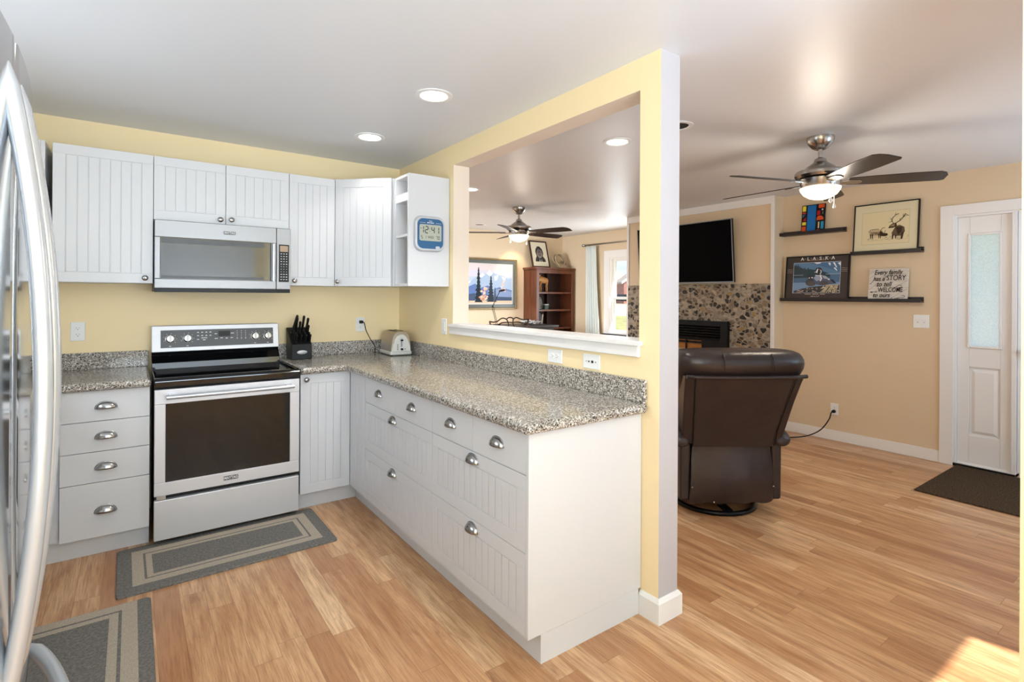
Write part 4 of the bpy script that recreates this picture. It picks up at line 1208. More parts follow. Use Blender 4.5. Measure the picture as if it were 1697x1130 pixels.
# swivel base ring
P = [(0.265 * math.cos(2 * math.pi * k / 48), 0.02 + 0.265 * math.sin(2 * math.pi * k / 48), 0.016) for k in range(48)]
g = G(); g.tube(P, 0.0155, 10, loop=True, flat=(1.0, 1.15)); 
g.box(-0.26, 0.0, 0.012, 0.26, 0.04, 0.036); g.box(-0.02, -0.24, 0.012, 0.02, 0.28, 0.036); g.cyl((0, 0.02, 0.02), (0, 0.02, 0.12), 0.05)
g.build('swivel_base', M['blackmetal'], r, local=True)
g = G()
for x in (-0.165, 0.165): g.box(x - 0.012, -0.20, 0.075, x + 0.012, 0.24, 0.112)
g.box(-0.2, 0.0, 0.066, 0.2, 0.05, 0.088)
g.build('mechanism', M['blackmetal'], r, local=True)
# seat box and cushion
g = G(); g.box(-0.285, -0.19, 0.10, 0.285, 0.46, 0.33); g.build('seat_box', LE, r, local=True, bevel=0.03, bseg=3)
g = G(); g.box(-0.27, -0.17, 0.33, 0.27, 0.50, 0.475); g.build('seat_cushion', LE, r, local=True, bevel=0.05, bseg=4)
# arms: slab sides with padded rolls
for s in (-1, 1):
    g = G()
    prof = lambda x: [(x, -0.255, 0.105), (x, -0.258, 0.47), (x, -0.235, 0.505), (x, 0.40, 0.56), (x, 0.47, 0.53), (x, 0.49, 0.40), (x, 0.48, 0.105)]
    g.prism(prof(s * 0.262), (s * 0.068, 0, 0))
    a = g.build('arm', LE, r, local=True, bevel=0.018, bseg=3)
    g = G()
    rings = []
    for y, z, a_, b_ in ((-0.285, 0.480, 0.03, 0.02), (-0.27, 0.488, 0.062, 0.046), (-0.20, 0.505, 0.074, 0.056), (-0.10, 0.525, 0.078, 0.062), (0.10, 0.550, 0.085, 0.068), (0.32, 0.568, 0.088, 0.070), (0.44, 0.556, 0.076, 0.060), (0.475, 0.535, 0.03, 0.025)):
        rings.append([(s * 0.325 + a_ * math.cos(2 * math.pi * k / 16), y, z + b_ * math.sin(2 * math.pi * k / 16)) for k in range(16)])
    g.loft(rings).build('arm_pad', LE, a, local=True, sub=1)
# backrest: thick padded loft leaning back
def bring(z, yb, yf, hw, n=20, sq=0.35):
    ym, hd = (yb + yf) / 2, (yf - yb) / 2
    R = []
    for k in range(n):
        a = 2 * math.pi * (k + 0.5) / n
        c, s_ = math.cos(a), math.sin(a)
        R.append((hw * math.copysign(abs(c) ** sq, c), ym + hd * math.copysign(abs(s_) ** sq, s_), z))
    return R
# padded front cushion (its rolled top shows above the shell)
rings = []
for z, yb, yf, hw in ((0.46, -0.22, 0.02, 0.25), (0.52, -0.25, 0.02, 0.29), (0.65, -0.31, -0.02, 0.315), (0.80, -0.37, -0.06, 0.345), (0.90, -0.425, -0.09, 0.385), (0.965, -0.475, -0.12, 0.405), (1.02, -0.478, -0.14, 0.398), (1.058, -0.455, -0.17, 0.375), (1.078, -0.41, -0.22, 0.330)):
    rings.append(bring(z, yb, yf, hw, 24, 0.5))
bc_ = G().loft(rings).build('back_cushion', LE, r, local=True, sub=1)
for sx in (-0.15, 0.15):
    G().tube([(sx, -0.489, 0.955), (sx, -0.488, 1.0), (sx * 1.0, -0.475, 1.035), (sx, -0.452, 1.058)], 0.0035, 6).build('seam', LE, bc_, local=True)
# outer shell panel of the back: boxy, wider at the top
g = G()
rings = []
for z, yb, hw, d in ((0.470, -0.262, 0.322, 0.06), (0.60, -0.305, 0.336, 0.10), (0.75, -0.360, 0.350, 0.12), (0.88, -0.415, 0.364, 0.13), (0.925, -0.438, 0.370, 0.13)):
    rings.append([(-hw, yb, z), (-hw + 0.055, yb - 0.012, z), (-0.1, yb - 0.016, z), (0.1, yb - 0.016, z), (hw - 0.055, yb - 0.012, z), (hw, yb, z), (hw - 0.01, yb + d, z), (-hw + 0.01, yb + d, z)])
g.loft(rings, smooth=False)
sh = g.build('back_shell', LE, r, local=True, bevel=0.010, bseg=3, smooth=35)
# raised centre panel with seams and welt at the top
g = G()
rings = []
for z, yb, hw in ((0.455, -0.283, 0.262), (0.56, -0.3085, 0.268), (0.70, -0.360, 0.283), (0.82, -0.408, 0.298), (0.908, -0.449, 0.308)):
    rings.append([(-hw, yb + 0.006, z), (-hw + 0.02, yb - 0.004, z), (0, yb - 0.010, z), (hw - 0.02, yb - 0.004, z), (hw, yb + 0.006, z), (hw, yb + 0.03, z), (-hw, yb + 0.03, z)])
g.loft(rings, smooth=False)
g.build('centre_panel', LE, sh, local=True, smooth=40, bevel=0.003)
g = G()
g.tube([(-0.368, -0.452, 0.922), (-0.29, -0.462, 0.919), (0.0, -0.466, 0.917), (0.29, -0.462, 0.919), (0.368, -0.452, 0.922)], 0.012, 8)
g.build('welt', LE, sh, local=True)
for sx in (-1, 1):
    G().tube([(sx * 0.264, -0.284, 0.458), (sx * 0.270, -0.309, 0.56), (sx * 0.285, -0.361, 0.70), (sx * 0.300, -0.409, 0.82), (sx * 0.310, -0.450, 0.905)], 0.0032, 6).build('seam', M['blackplastic'], sh, local=True)
# lower skirt flap hanging from the shell, bellied, with snaps
g = G()
rows = []
for i, (z, yb, hw) in enumerate(((0.465, -0.272, 0.255), (0.42, -0.268, 0.262), (0.34, -0.280, 0.268), (0.24, -0.292, 0.272), (0.16, -0.286, 0.275), (0.115, -0.275, 0.276), (0.088, -0.268, 0.278))):
    rows.append([(-hw + 2 * hw * k / 12, yb + 0.020 * abs(2 * k / 12 - 1) ** 2 - (0.006 if i in (3, 4) and k in (3, 8) else 0), z - (0.010 * math.sin(k * 1.9) if i == 6 else 0)) for k in range(13)])
g.loft(rows, cap=False, closed=False)
fl = g.build('skirt_flap', LE, r, local=True, solid=0.006, sub=1)
g = G()
for x, y, z in ((-0.245, -0.268, 0.462), (0.245, -0.268, 0.462), (-0.262, -0.275, 0.20), (0.262, -0.275, 0.20), (-0.13, -0.293, 0.112)):
    g.ell((x, y - 0.005, z), 0.006, 0.004, 0.006, 10, 6)
g.build('snap', M['chrome'], fl, local=True)

# ------------------------------------------------------------------ pictures: flat artwork meshes in their own planes
class Art:
    """paints flat shapes (u 0..w across, v 0..h up) in thin layers on a picture plane"""
    def __init__(s, F, w, h):
        s.F, s.w, s.h, s.g, s.mats, s.k = F, w, h, G(), [], 0
    def mat(s, rgb):
        nm = 'ink_%d_%d_%d' % rgb
        m_ = bpy.data.materials.get(nm) or plain(nm, rgb, 0.6, spec=0.2)
        if m_ not in s.mats: s.mats.append(m_)
        s.g.mi = s.mats.index(m_)
    def poly(s, rgb, pts):
        s.mat(rgb); s.k += 1
        z = 0.0002 + s.k * 0.00004
        s.g._f([s.g._v(s.F @ Vector((u * s.w, v * s.h, z))) for u, v in pts])
        return s
    def rect(s, rgb, u0, v0, u1, v1): return s.poly(rgb, [(u0, v0), (u1, v0), (u1, v1), (u0, v1)])
    def blob(s, rgb, cu, cv, ru, rv, rot=0, n=18, jit=0.0):
        c, q = math.cos(math.radians(rot)), math.sin(math.radians(rot)); a = s.h / s.w
        P = []
        for i in range(n):
            t_ = 2 * math.pi * i / n; j = 1 + random.uniform(-jit, jit)
            x, y = ru * math.cos(t_) * j, rv * math.sin(t_) * j
            P.append((cu + x * c - y * q * a, cv + x * q / a + y * c))
        return s.poly(rgb, P)
    def stroke(s, rgb, pts, wd):
        a = s.w / s.h
        for i in range(len(pts) - 1):
            (x0, y0), (x1, y1) = pts[i], pts[i + 1]
            dx, dy = (x1 - x0) * s.w, (y1 - y0) * s.h
            l = math.hypot(dx, dy) or 1
            wi = wd * (1 - 0.0 * i)
            nx, ny = -dy / l * wi / 2 / s.w, dx / l * wi / 2 / s.h
            ex, ey = dx / l * wi * 0.3 / s.w, dy / l * wi * 0.3 / s.h
            s.poly(rgb, [(x0 - nx - ex, y0 - ny - ey), (x1 - nx + ex, y1 - ny + ey), (x1 + nx + ex, y1 + ny + ey), (x0 + nx - ex, y0 + ny - ey)])
        return s
    def build(s, parent, name='artwork'): return s.g.build(name, s.mats, parent)

def ledge(label, y0, y1, z0):
    g = G()
    prof = [(XR - 0.0004, z0), (XR - 0.095, z0), (XR - 0.095, z0 + 0.032), (XR - 0.083, z0 + 0.032), (XR - 0.083, z0 + 0.014), (XR - 0.014, z0 + 0.014), (XR - 0.014, z0 + 0.048), (XR - 0.0004, z0 + 0.048)]
    g.prism([(x, y0, z) for x, z in prof], (0, y1 - y0, 0))
    o = g.build('picture_ledge', M['espresso'], bevel=0.001)
    tag(o, label, 'wall shelf', 'dark picture ledges on the tan wall')
ledge('short dark picture ledge under the stained-glass style painting', 2.236, 2.842, 2.036)
ledge('dark picture ledge holding the elk drawing', 1.622, 2.170, 1.800)
ledge('long lowest dark picture ledge under the duck print and sign', 1.622, 2.830, 1.360)

def leaning(name, label, cat, y1, y0, z0, h, xb, group=None):
    """thing leaning on the wall: returns root and frame (origin lower left seen from the room, z out)"""
    ht = XR - 0.003
    dx = (ht - 0.026) - xb
    V = Vector((dx, 0, math.sqrt(max(h * h - dx * dx, 1e-6)))).normalized()
    r = thing(name, (xb, (y0 + y1) / 2, z0), label, cat, group)
    return r, frame((xb, y1, z0), (0, -1, 0), V)

# colourful painting in black-outlined blocks
w, h = 0.222, 0.285
r, F = leaning('painting', 'small bright canvas of blue panel and coloured blocks outlined black', 'picture', 2.640, 2.640 - w, 2.0535, h, XR - 0.062)
G(F).box(0, 0, -0.018, w, h, 0).build('canvas', M['blackplastic'], r, bevel=0.001)
a = Art(F, w, h)
BL, YL, OR, RD, TB = (36, 112, 184), (236, 220, 70), (214, 84, 36), (176, 36, 34), (56, 150, 194)
a.rect(BL, 0.25, 0.03, 0.62, 0.97)
for c, q in ((OR, (0.03, 0.03, 0.21, 0.23)), (YL, (0.04, 0.28, 0.21, 0.39)), ((196, 60, 60), (0.03, 0.69, 0.17, 0.75)), (YL, (0.03, 0.78, 0.18, 0.97)),
             (OR, (0.72, 0.85, 0.97, 0.98)), ((244, 240, 226), (0.86, 0.76, 0.92, 0.81)), ((92, 110, 96), (0.88, 0.62, 0.94, 0.72)), (RD, (0.67, 0.60, 0.80, 0.76)),
             (OR, (0.66, 0.42, 0.95, 0.50)), ((214, 200, 150), (0.73, 0.13, 0.79, 0.36)), (TB, (0.85, 0.10, 0.97, 0.36)), ((180, 60, 48), (0.68, 0.03, 0.80, 0.09))):
    a.rect(c, *q)
a.poly((60, 108, 140), [(0.03, 0.55), (0.17, 0.66), (0.04, 0.66)]); a.poly(RD, [(0.04, 0.43), (0.20, 0.43), (0.19, 0.57)]); a.poly(OR, [(0.66, 0.50), (0.95, 0.50), (0.86, 0.57), (0.72, 0.57)])
a.build(r)

# framed elk drawing
w, h = 0.512, 0.452
r, F = leaning('framed_drawing', 'black framed ink drawing of two elk with a cream mat', 'picture', 2.156, 2.156 - w, 1.8178, h, XR - 0.074)
g = G(F)
fw = 0.010
g.box(0, 0, -0.018, w, fw, 0.006); g.box(0, h - fw, -0.018, w, h, 0.006); g.box(0, fw, -0.018, fw, h - fw, 0.006); g.box(w - fw, fw, -0.018, w, h - fw, 0.006)
g.build('frame', M['blackplastic'], r, bevel=0.001)
G(F).box(fw, fw, -0.014, w - fw, h - fw, 0.0).build('mat_board', plain('cream_mat_board', (222, 212, 178), 0.8), r)
a = Art(F, w, h)
BK, BR, LT = (62, 48, 36), (104, 84, 64), (168, 148, 116)
a.rect((150, 140, 110), 0.138, 0.158, 0.862, 0.822); a.rect((226, 212, 172), 0.141, 0.162, 0.859, 0.818)
# grazing cow
a.blob((196, 178, 140), 0.36, 0.40, 0.115, 0.075, 0, 20, 0.05)
for _ in range(26): a.stroke(random.choice((BR, LT, BK)), [(random.uniform(0.26, 0.44), random.uniform(0.35, 0.45)), (random.uniform(0.27, 0.45), random.uniform(0.34, 0.42))], 0.0022)
a.poly(BK, [(0.43, 0.44), (0.48, 0.38), (0.54, 0.37), (0.55, 0.33), (0.51, 0.31), (0.45, 0.32), (0.42, 0.37)])
for u in (0.27, 0.30, 0.40, 0.425): a.poly(BK, [(u, 0.37), (u + 0.022, 0.37), (u + 0.016, 0.275), (u + 0.006, 0.275)])
a.stroke(BK, [(0.44, 0.44), (0.46, 0.48), (0.50, 0.49)], 0.004); a.stroke(BK, [(0.49, 0.38), (0.51, 0.43)], 0.004)
a.stroke(BK, [(0.245, 0.42), (0.28, 0.465), (0.40, 0.47)], 0.003)
# bull with antlers
a.poly(BR, [(0.60, 0.36), (0.66, 0.50), (0.72, 0.52), (0.79, 0.47), (0.80, 0.38), (0.75, 0.30), (0.66, 0.30)])
a.poly(BK, [(0.66, 0.48), (0.76, 0.48), (0.75, 0.38), (0.70, 0.32)])
a.poly(BK, [(0.55, 0.47), (0.57, 0.52), (0.61, 0.56), (0.67, 0.56), (0.68, 0.50), (0.62, 0.47)]); a.poly((150, 124, 92), [(0.57, 0.50), (0.61, 0.545), (0.65, 0.54), (0.64, 0.50)])
for p in ([(0.61, 0.34), (0.64, 0.34), (0.625, 0.24), (0.61, 0.24)], [(0.655, 0.32), (0.68, 0.32), (0.675, 0.25), (0.66, 0.25)], [(0.75, 0.36), (0.79, 0.38), (0.765, 0.23), (0.74, 0.24)]): a.poly(BK, p)
for p, q in (([(0.63, 0.56), (0.60, 0.61), (0.615, 0.68), (0.66, 0.73), (0.70, 0.745)], 0.005), ([(0.655, 0.56), (0.72, 0.60), (0.77, 0.67), (0.80, 0.73)], 0.006), ([(0.60, 0.60), (0.56, 0.58)], 0.003), ([(0.605, 0.63), (0.575, 0.665)], 0.003),
             ([(0.65, 0.72), (0.655, 0.77)], 0.003), ([(0.72, 0.60), (0.72, 0.65)], 0.003), ([(0.77, 0.67), (0.765, 0.73)], 0.003), ([(0.77, 0.67), (0.83, 0.70), (0.85, 0.69)], 0.003), ([(0.80, 0.73), (0.83, 0.70)], 0.002)): a.stroke(BK, p, q)
for _ in range(46):
    u, v = random.uniform(0.22, 0.84), random.uniform(0.21, 0.31)
    a.stroke(random.choice((BR, LT, LT, BK)), [(u, v), (u + random.uniform(0.01, 0.04), v + random.uniform(0.0, 0.03))], 0.0016)
a.build(r)

# framed duck poster
w, h = 0.604, 0.445
r, F = leaning('framed_poster', 'dark framed poster of two ducks by a lake headed ALASKA', 'picture', 2.796, 2.796 - w, 1.3778, h, XR - 0.074)
g = G(F); fw = 0.012
g.box(0, 0, -0.018, w, fw, 0.006); g.box(0, h - fw, -0.018, w, h, 0.006); g.box(0, fw, -0.018, fw, h - fw, 0.006); g.box(w - fw, fw, -0.018, w, h - fw, 0.006)
g.build('frame', M['blackplastic'], r, bevel=0.001)
G(F).box(fw, fw, -0.014, w - fw, h - fw, 0.0).build('mat_board', plain('poster_charcoal', (64, 54, 50), 0.6), r)
a = Art(F, w, h)
U0, V0, U1, V1 = 0.135, 0.155, 0.865, 0.840
def P(u, v): return (U0 + (U1 - U0) * u, V0 + (V1 - V0) * v)
def PP(L_): return [P(*p) for p in L_]
a.rect((196, 204, 214), U0 - 0.006, V0 - 0.008, U1 + 0.006, V1 + 0.008)
a.rect((98, 134, 170), *P(0, 0.6), *P(1, 1)); a.rect((128, 158, 192), *P(0, 0.0), *P(1, 0.62)); a.rect((86, 114, 148), *P(0, 0.34), *P(1, 0.60))
a.poly((84, 118, 156), PP([(0.3, 1.0), (0.55, 0.9), (0.75, 0.8), (1, 0.66), (1, 1)]))
for p in ([(0.74, 0.97), (0.78, 0.88), (0.80, 0.90), (0.79, 0.98)], [(0.84, 0.98), (0.92, 0.80), (0.93, 0.83), (0.88, 0.98)], [(0.86, 0.80), (0.93, 0.70), (0.94, 0.72), (0.89, 0.82)], [(0.94, 0.96), (1.0, 0.86), (1.0, 0.98)], [(0.44, 1.0), (0.50, 0.95), (0.58, 0.96), (0.60, 1.0)]): a.poly((226, 234, 242), PP(p))
for q in ((0.0, 0.50, 0.45, 0.98, (66, 78, 84)), (0.30, 0.52, 0.80, 0.80, (58, 76, 84))):
    u = q[0]; base = [(q[0], q[1]), (q[2], q[1])]; top = []
    n = 24
    for i in range(n + 1):
        t_ = i / n
        top.append((q[2] - (q[2] - q[0]) * t_, q[1] + 0.06 + (q[3] - q[1]) * (t_ ** 0.6) * (0.80 + 0.2 * random.random() if i % 2 else 0.75)))
    a.poly(q[4], PP(base + top))
a.rect((150, 166, 184), *P(0, 0.585), *P(0.22, 0.60)); a.rect((160, 178, 200), *P(0.70, 0.60), *P(1.0, 0.615))
# rocks
a.poly((70, 68, 72), PP([(0.02, 0.06), (0.2, 0.14), (0.45, 0.2), (0.75, 0.24), (1, 0.26), (1, 0), (0.02, 0)]))
for _ in range(70):
    u = random.uniform(0.1, 0.98); v = random.uniform(0.0, 0.08 + 0.2 * u)
    a.blob(random.choice(((206, 196, 172), (120, 108, 112), (60, 56, 58), (160, 140, 150), (190, 170, 130))), *P(u, v), random.uniform(0.008, 0.028), random.uniform(0.005, 0.014), random.uniform(-30, 30), 8, 0.3)
for i in range(9): a.stroke((220, 206, 172), PP([(0.62 + i * 0.04, 0.02), (0.70 + i * 0.03, 0.12 + 0.02 * (i % 3)), (0.74 + i * 0.03, 0.26)]), 0.006)
# hen duck, then drake
a.blob((82, 80, 84), *P(0.40, 0.34), 0.085, 0.085, 0, 20); a.blob((96, 92, 90), *P(0.39, 0.30), 0.06, 0.055, 0, 16); a.blob((66, 66, 70), *P(0.39, 0.50), 0.042, 0.05, 0, 16)
a.blob((236, 236, 236), *P(0.42, 0.50), 0.012, 0.016); a.blob((226, 226, 226), *P(0.36, 0.49), 0.010, 0.014); a.poly((110, 108, 108), PP([(0.34, 0.49), (0.28, 0.46), (0.34, 0.45)]))
a.poly((92, 100, 124), PP([(0.44, 0.50), (0.50, 0.57), (0.66, 0.57), (0.76, 0.50), (0.86, 0.38), (0.92, 0.30), (0.80, 0.27), (0.66, 0.24), (0.52, 0.27), (0.46, 0.36)]))
a.poly((158, 170, 196), PP([(0.45, 0.48), (0.50, 0.56), (0.62, 0.56), (0.60, 0.42), (0.52, 0.38)])); a.poly((170, 176, 190), PP([(0.62, 0.57), (0.72, 0.54), (0.78, 0.44), (0.68, 0.46)]))
a.poly((92, 86, 88), PP([(0.56, 0.26), (0.66, 0.24), (0.78, 0.28), (0.74, 0.38), (0.62, 0.38)])); a.poly((54, 56, 66), PP([(0.80, 0.42), (0.90, 0.30), (0.94, 0.30), (0.86, 0.42)]))
a.stroke((244, 244, 244), PP([(0.60, 0.55), (0.625, 0.47), (0.60, 0.39)]), 0.010); a.poly((238, 232, 220), PP([(0.745, 0.44), (0.80, 0.40), (0.79, 0.46)]))
a.poly((58, 64, 76), PP([(0.49, 0.56), (0.62, 0.56), (0.61, 0.64), (0.50, 0.64)])); a.blob((56, 62, 74), *P(0.555, 0.72), 0.055, 0.075, 0, 20)
a.poly((240, 242, 244), PP([(0.50, 0.66), (0.515, 0.76), (0.545, 0.80), (0.535, 0.70), (0.53, 0.65)])); a.stroke((236, 238, 240), PP([(0.60, 0.74), (0.61, 0.67), (0.59, 0.61)]), 0.007); a.stroke((240, 240, 240), PP([(0.49, 0.575), (0.56, 0.56), (0.62, 0.575)]), 0.006)
a.blob((160, 104, 84), *P(0.575, 0.76), 0.014, 0.012); a.poly((176, 180, 186), PP([(0.505, 0.72), (0.455, 0.67), (0.505, 0.66)]))
# print lines
for u, v, l, wd, c in ((0.5, 0.893, 0.30, 0.007, (196, 160, 120)), (0.5, 0.122, 0.32, 0.008, (206, 190, 168))):
    n = 16
    for i in range(n):
        if (i + 1) % 6: a.rect(c, u - l / 2 + l * i / n, v - wd / 2 / 0.6, u - l / 2 + l * (i + 0.8) / n, v + wd / 2 / 0.6)
a.stroke((206, 200, 190), [(0.43, 0.066), (0.46, 0.088), (0.455, 0.064), (0.49, 0.080), (0.50, 0.064), (0.53, 0.078), (0.55, 0.070), (0.57, 0.092)], 0.003)
for s in (0.025, 0.878):
    for v in (0.62, 0.655, 0.69): a.stroke((172, 160, 148), [(s + 0.01, v), (s + 0.04, v + 0.008), (s + 0.07, v - 0.006), (s + 0.095, v + 0.006)], 0.003)
a.build(r)
for i, ch in enumerate('ALASKA'):
    lettering('title_letter', ch, 0.046, F @ Vector((w * (0.268 + i * 0.0965), h * 0.928, 0.0012)), (0, -1, 0), F.col[1].xyz, M['mark'], r, offset=0.0008)
g = G(F)
for i in range(5): g.box(w * (0.316 + i * 0.0965) - 0.0035, h * 0.928 - 0.002, 0.0008, w * (0.316 + i * 0.0965) + 0.0035, h * 0.928 + 0.003, 0.0012)
g.build('title_dash', M['mark'], r)

# lettered board
w, h = 0.306, 0.290
r, F = leaning('quote_sign', 'square whitewashed sign with black hand lettering about family', 'sign', 2.030, 2.030 - w, 1.3778, h, XR - 0.070)
k = N('whitewashed_boards')
v = k.noise(k.mapping(k.obj(), (1, 3, 30), (0.7, 0, 0)), 4, 4)
k.l(k.ramp(v, [(0.3, srgb(196, 188, 178)), (0.7, srgb(224, 218, 208))]), k.b.inputs['Base Color']); k.b.inputs['Roughness'].default_value = 0.8
G(F).box(0, 0, -0.016, w, h, 0.0).build('board', k.mat, r, bevel=0.001)
a = Art(F, w, h)
for (p, q) in (((0.02, 0.70), (0.42, 0.98)), ((0.02, 0.33), (0.66, 0.98)), ((0.20, 0.02), (0.98, 0.62)), ((0.55, 0.02), (0.98, 0.36)), ((0.02, 0.84), (0.2, 0.98))): a.stroke((140, 130, 120), [p, q], 0.0022)
K = (26, 22, 20)
a.stroke(K, [(0.03, 0.52), (0.06, 0.525), (0.11, 0.60), (0.14, 0.64)], 0.0035)
a.stroke(K, [(0.60, 0.33), (0.66, 0.36), (0.72, 0.43), (0.78, 0.47), (0.84, 0.46), (0.85, 0.41), (0.81, 0.375), (0.77, 0.385)], 0.0035); a.blob(K, 0.80, 0.385, 0.03, 0.022)
a.stroke(K, [(0.45, 0.70), (0.43, 0.73), (0.46, 0.755), (0.50, 0.74)], 0.003)
a.stroke(K, [(0.62, 0.09), (0.61, 0.05), (0.66, 0.035), (0.74, 0.07), (0.80, 0.06), (0.82, 0.035), (0.77, 0.03), (0.75, 0.06), (0.80, 0.10), (0.90, 0.09), (0.94, 0.12), (0.91, 0.15), (0.86, 0.155)], 0.003)
a.stroke(K, [(0.06, 0.255), (0.21, 0.262)], 0.004); a.poly(K, [(0.20, 0.24), (0.235, 0.263), (0.20, 0.285)]); a.rect(K, 0.06, 0.240, 0.12, 0.272)
a.build(r)
def line(txt, u, v, size, sx, shear, off=0.0010):
    lettering('lettering', txt, size, F @ Vector((w * u, h * v, 0.0042)), (0, -1, 0), F.col[1].xyz, bpy.data.materials.get('ink_26_22_20'), r, shear=shear, sx=sx, offset=off)
line('Every family', 0.49, 0.875, 0.062, 0.72, 0.30, 0.0006); line('has a', 0.265, 0.675, 0.058, 0.78, 0.30, 0.0006); line('STORY', 0.70, 0.695, 0.066, 0.72, 0.06, 0.0004)
line('to tell', 0.40, 0.500, 0.062, 0.78, 0.30, 0.0006); line('WELCOME', 0.57, 0.322, 0.060, 0.66, 0.06, 0.0004); line('to ours', 0.345, 0.155, 0.058, 0.78, 0.30, 0.0006)

# ------------------------------------------------------------------ far room
YW = 7.15
# landscape painting in an ornate frame
x0, x1, z0, z1 = 3.98, 5.235, 1.178, 2.003
r = thing('framed_painting', ((x0 + x1) / 2, YW, z0), 'gold framed landscape of snowy mountains and dark fir trees on the far wall', 'picture')
Fp = FX(x0, YW - 0.026, z0); w, h = x1 - x0, z1 - z0
g = G(Fp)
def mould(g, a, z0_, z1_, b):
    g.box(a, a, z0_, w - a, b, z1_); g.box(a, h - b, z0_, w - a, h - a, z1_); g.box(a, b, z0_, b, h - b, z1_); g.box(w - b, b, z0_, w - a, h - b, z1_)
mould(g, 0, -0.024, 0.014, 0.026)
fr = g.build('frame', plain('antique_gold', (164, 144, 104), 0.4, 0.35, var=0.4, bscale=60), r, bevel=0.005)
g = G(Fp)
for i in range(60):
    g.ell((0.013 + (w - 0.026) * i / 59, h - 0.013, 0.014), 0.008, 0.007, 0.005, 8, 4)
for i in range(40):
    g.ell((w - 0.013, 0.013 + (h - 0.026) * i / 39, 0.014), 0.007, 0.008, 0.005, 8, 4)
g.build('beading', M['brass'], fr)
g = G(Fp); mould(g, 0.026, -0.024, 0.006, 0.082); g.build('inner_frame', plain('pewter_moulding', (92, 96, 92), 0.35, 0.2), r, bevel=0.006)
g = G(Fp); mould(g, 0.082, -0.024, 0.004, 0.098); g.build('fillet', plain('pale_liner', (206, 202, 196), 0.5), r)
G(Fp).box(0.098, 0.098, -0.024, w - 0.098, h - 0.098, -0.001).build('canvas', plain('canvas_sky', (216, 204, 214), 0.5), r)
a = Art(FX(x0 + 0.098, YW - 0.027, z0 + 0.098), w - 0.196, h - 0.196)
a.rect((222, 206, 206), 0, 0.82, 1, 1); a.rect((208, 204, 218), 0, 0.66, 1, 0.84); a.rect((186, 198, 216), 0, 0.30, 1, 0.68)
a.poly((166, 184, 208), [(0, 0.52), (0.12, 0.60), (0.25, 0.58), (0.36, 0.70), (0.45, 0.78), (0.52, 0.76), (0.58, 0.86), (0.64, 0.80), (0.72, 0.74), (0.82, 0.72), (0.92, 0.64), (1, 0.66), (1, 0.3), (0, 0.3)])
for p in ([(0.36, 0.68), (0.45, 0.78), (0.50, 0.74), (0.44, 0.66)], [(0.52, 0.76), (0.58, 0.86), (0.64, 0.78), (0.60, 0.70), (0.56, 0.72)], [(0.66, 0.70), (0.74, 0.73), (0.72, 0.62), (0.68, 0.58)], [(0.8, 0.70), (0.88, 0.66), (0.84, 0.58)], [(0.18, 0.56), (0.25, 0.575), (0.22, 0.50)], [(0.04, 0.52), (0.10, 0.56), (0.10, 0.48)]): a.poly((232, 234, 240), p)
a.poly((96, 120, 170), [(0, 0.42), (0.10, 0.48), (0.20, 0.42), (0.32, 0.50), (0.42, 0.40), (0.55, 0.46), (0.64, 0.36), (0.76, 0.42), (1, 0.34), (1, 0.10), (0, 0.10)])
a.poly((132, 150, 186), [(0.55, 0.34), (0.8, 0.38), (1, 0.30), (1, 0.08), (0.55, 0.08)])
a.poly((70, 84, 110), [(0, 0.26), (0.15, 0.22), (0.3, 0.26), (0.5, 0.18), (1, 0.16), (1, 0.05), (0, 0.05)])
a.rect((206, 184, 158), 0, 0, 1, 0.07)
def fir(cu, base, top, wd, c):
    n = 9; L_, R_ = [], []
    for i in range(n):
        t_ = i / n; v = base + (top - base) * t_; q = wd * (1 - t_) * 0.9 + 0.006
        L_ += [(cu - q * random.uniform(0.75, 1.1), v), (cu - q * 0.45, v + (top - base) / n * 0.75)]
        R_ += [(cu + q * random.uniform(0.75, 1.1), v), (cu + q * 0.45, v + (top - base) / n * 0.75)]
    a.poly(c, L_ + [(cu, top)] + R_[::-1])
fir(0.17, 0.04, 0.42, 0.06, (52, 66, 84)); fir(0.08, 0.05, 0.30, 0.05, (56, 64, 84))
fir(0.38, 0.03, 0.93, 0.085, (34, 44, 50)); fir(0.605, 0.04, 0.72, 0.085, (44, 54, 62)); fir(0.68, 0.04, 0.42, 0.045, (70, 84, 100))
for _ in range(26): a.blob(random.choice(((226, 176, 150), (206, 140, 108), (236, 196, 170))), random.gauss(0.475, 0.03), random.uniform(0.07, 0.42), 0.022, 0.028, 0, 9, 0.3)
for _ in range(14): a.blob(random.choice(((232, 190, 176), (226, 204, 196))), random.gauss(0.84, 0.02), random.uniform(0.28, 0.62), 0.014, 0.028, 0, 9, 0.3)
a.build(r)

# bookcase in the corner
bx0, bx1, by0 = 5.395, 6.225, 6.80
BT = 1.878
r = thing('bookcase', ((bx0 + bx1) / 2, 7.0, 0), 'cherry wood bookcase in the far corner beside the curtain', 'bookcase')
G().box(bx0, by0, 0.0, bx0 + 0.025, 7.14, BT - 0.03).build('side_panel', M['cherry'], r, bevel=0.002)
G().box(bx1 - 0.025, by0, 0.0, bx1, 7.14, BT - 0.03).build('side_panel', M['cherry'], r, bevel=0.002)
G().box(bx0 + 0.025, 7.125, 0.0, bx1 - 0.025, 7.14, BT - 0.03).build('back_panel', M['cherryin'], r)
g = G(); g.box(bx0 - 0.02, by0 - 0.025, BT - 0.03, bx1 + 0.02, 7.145, BT); g.box(bx0 - 0.008, by0 - 0.012, BT - 0.05, bx1 + 0.008, 7.14, BT - 0.03)
g.build('top', M['cherry'], r, bevel=0.004)
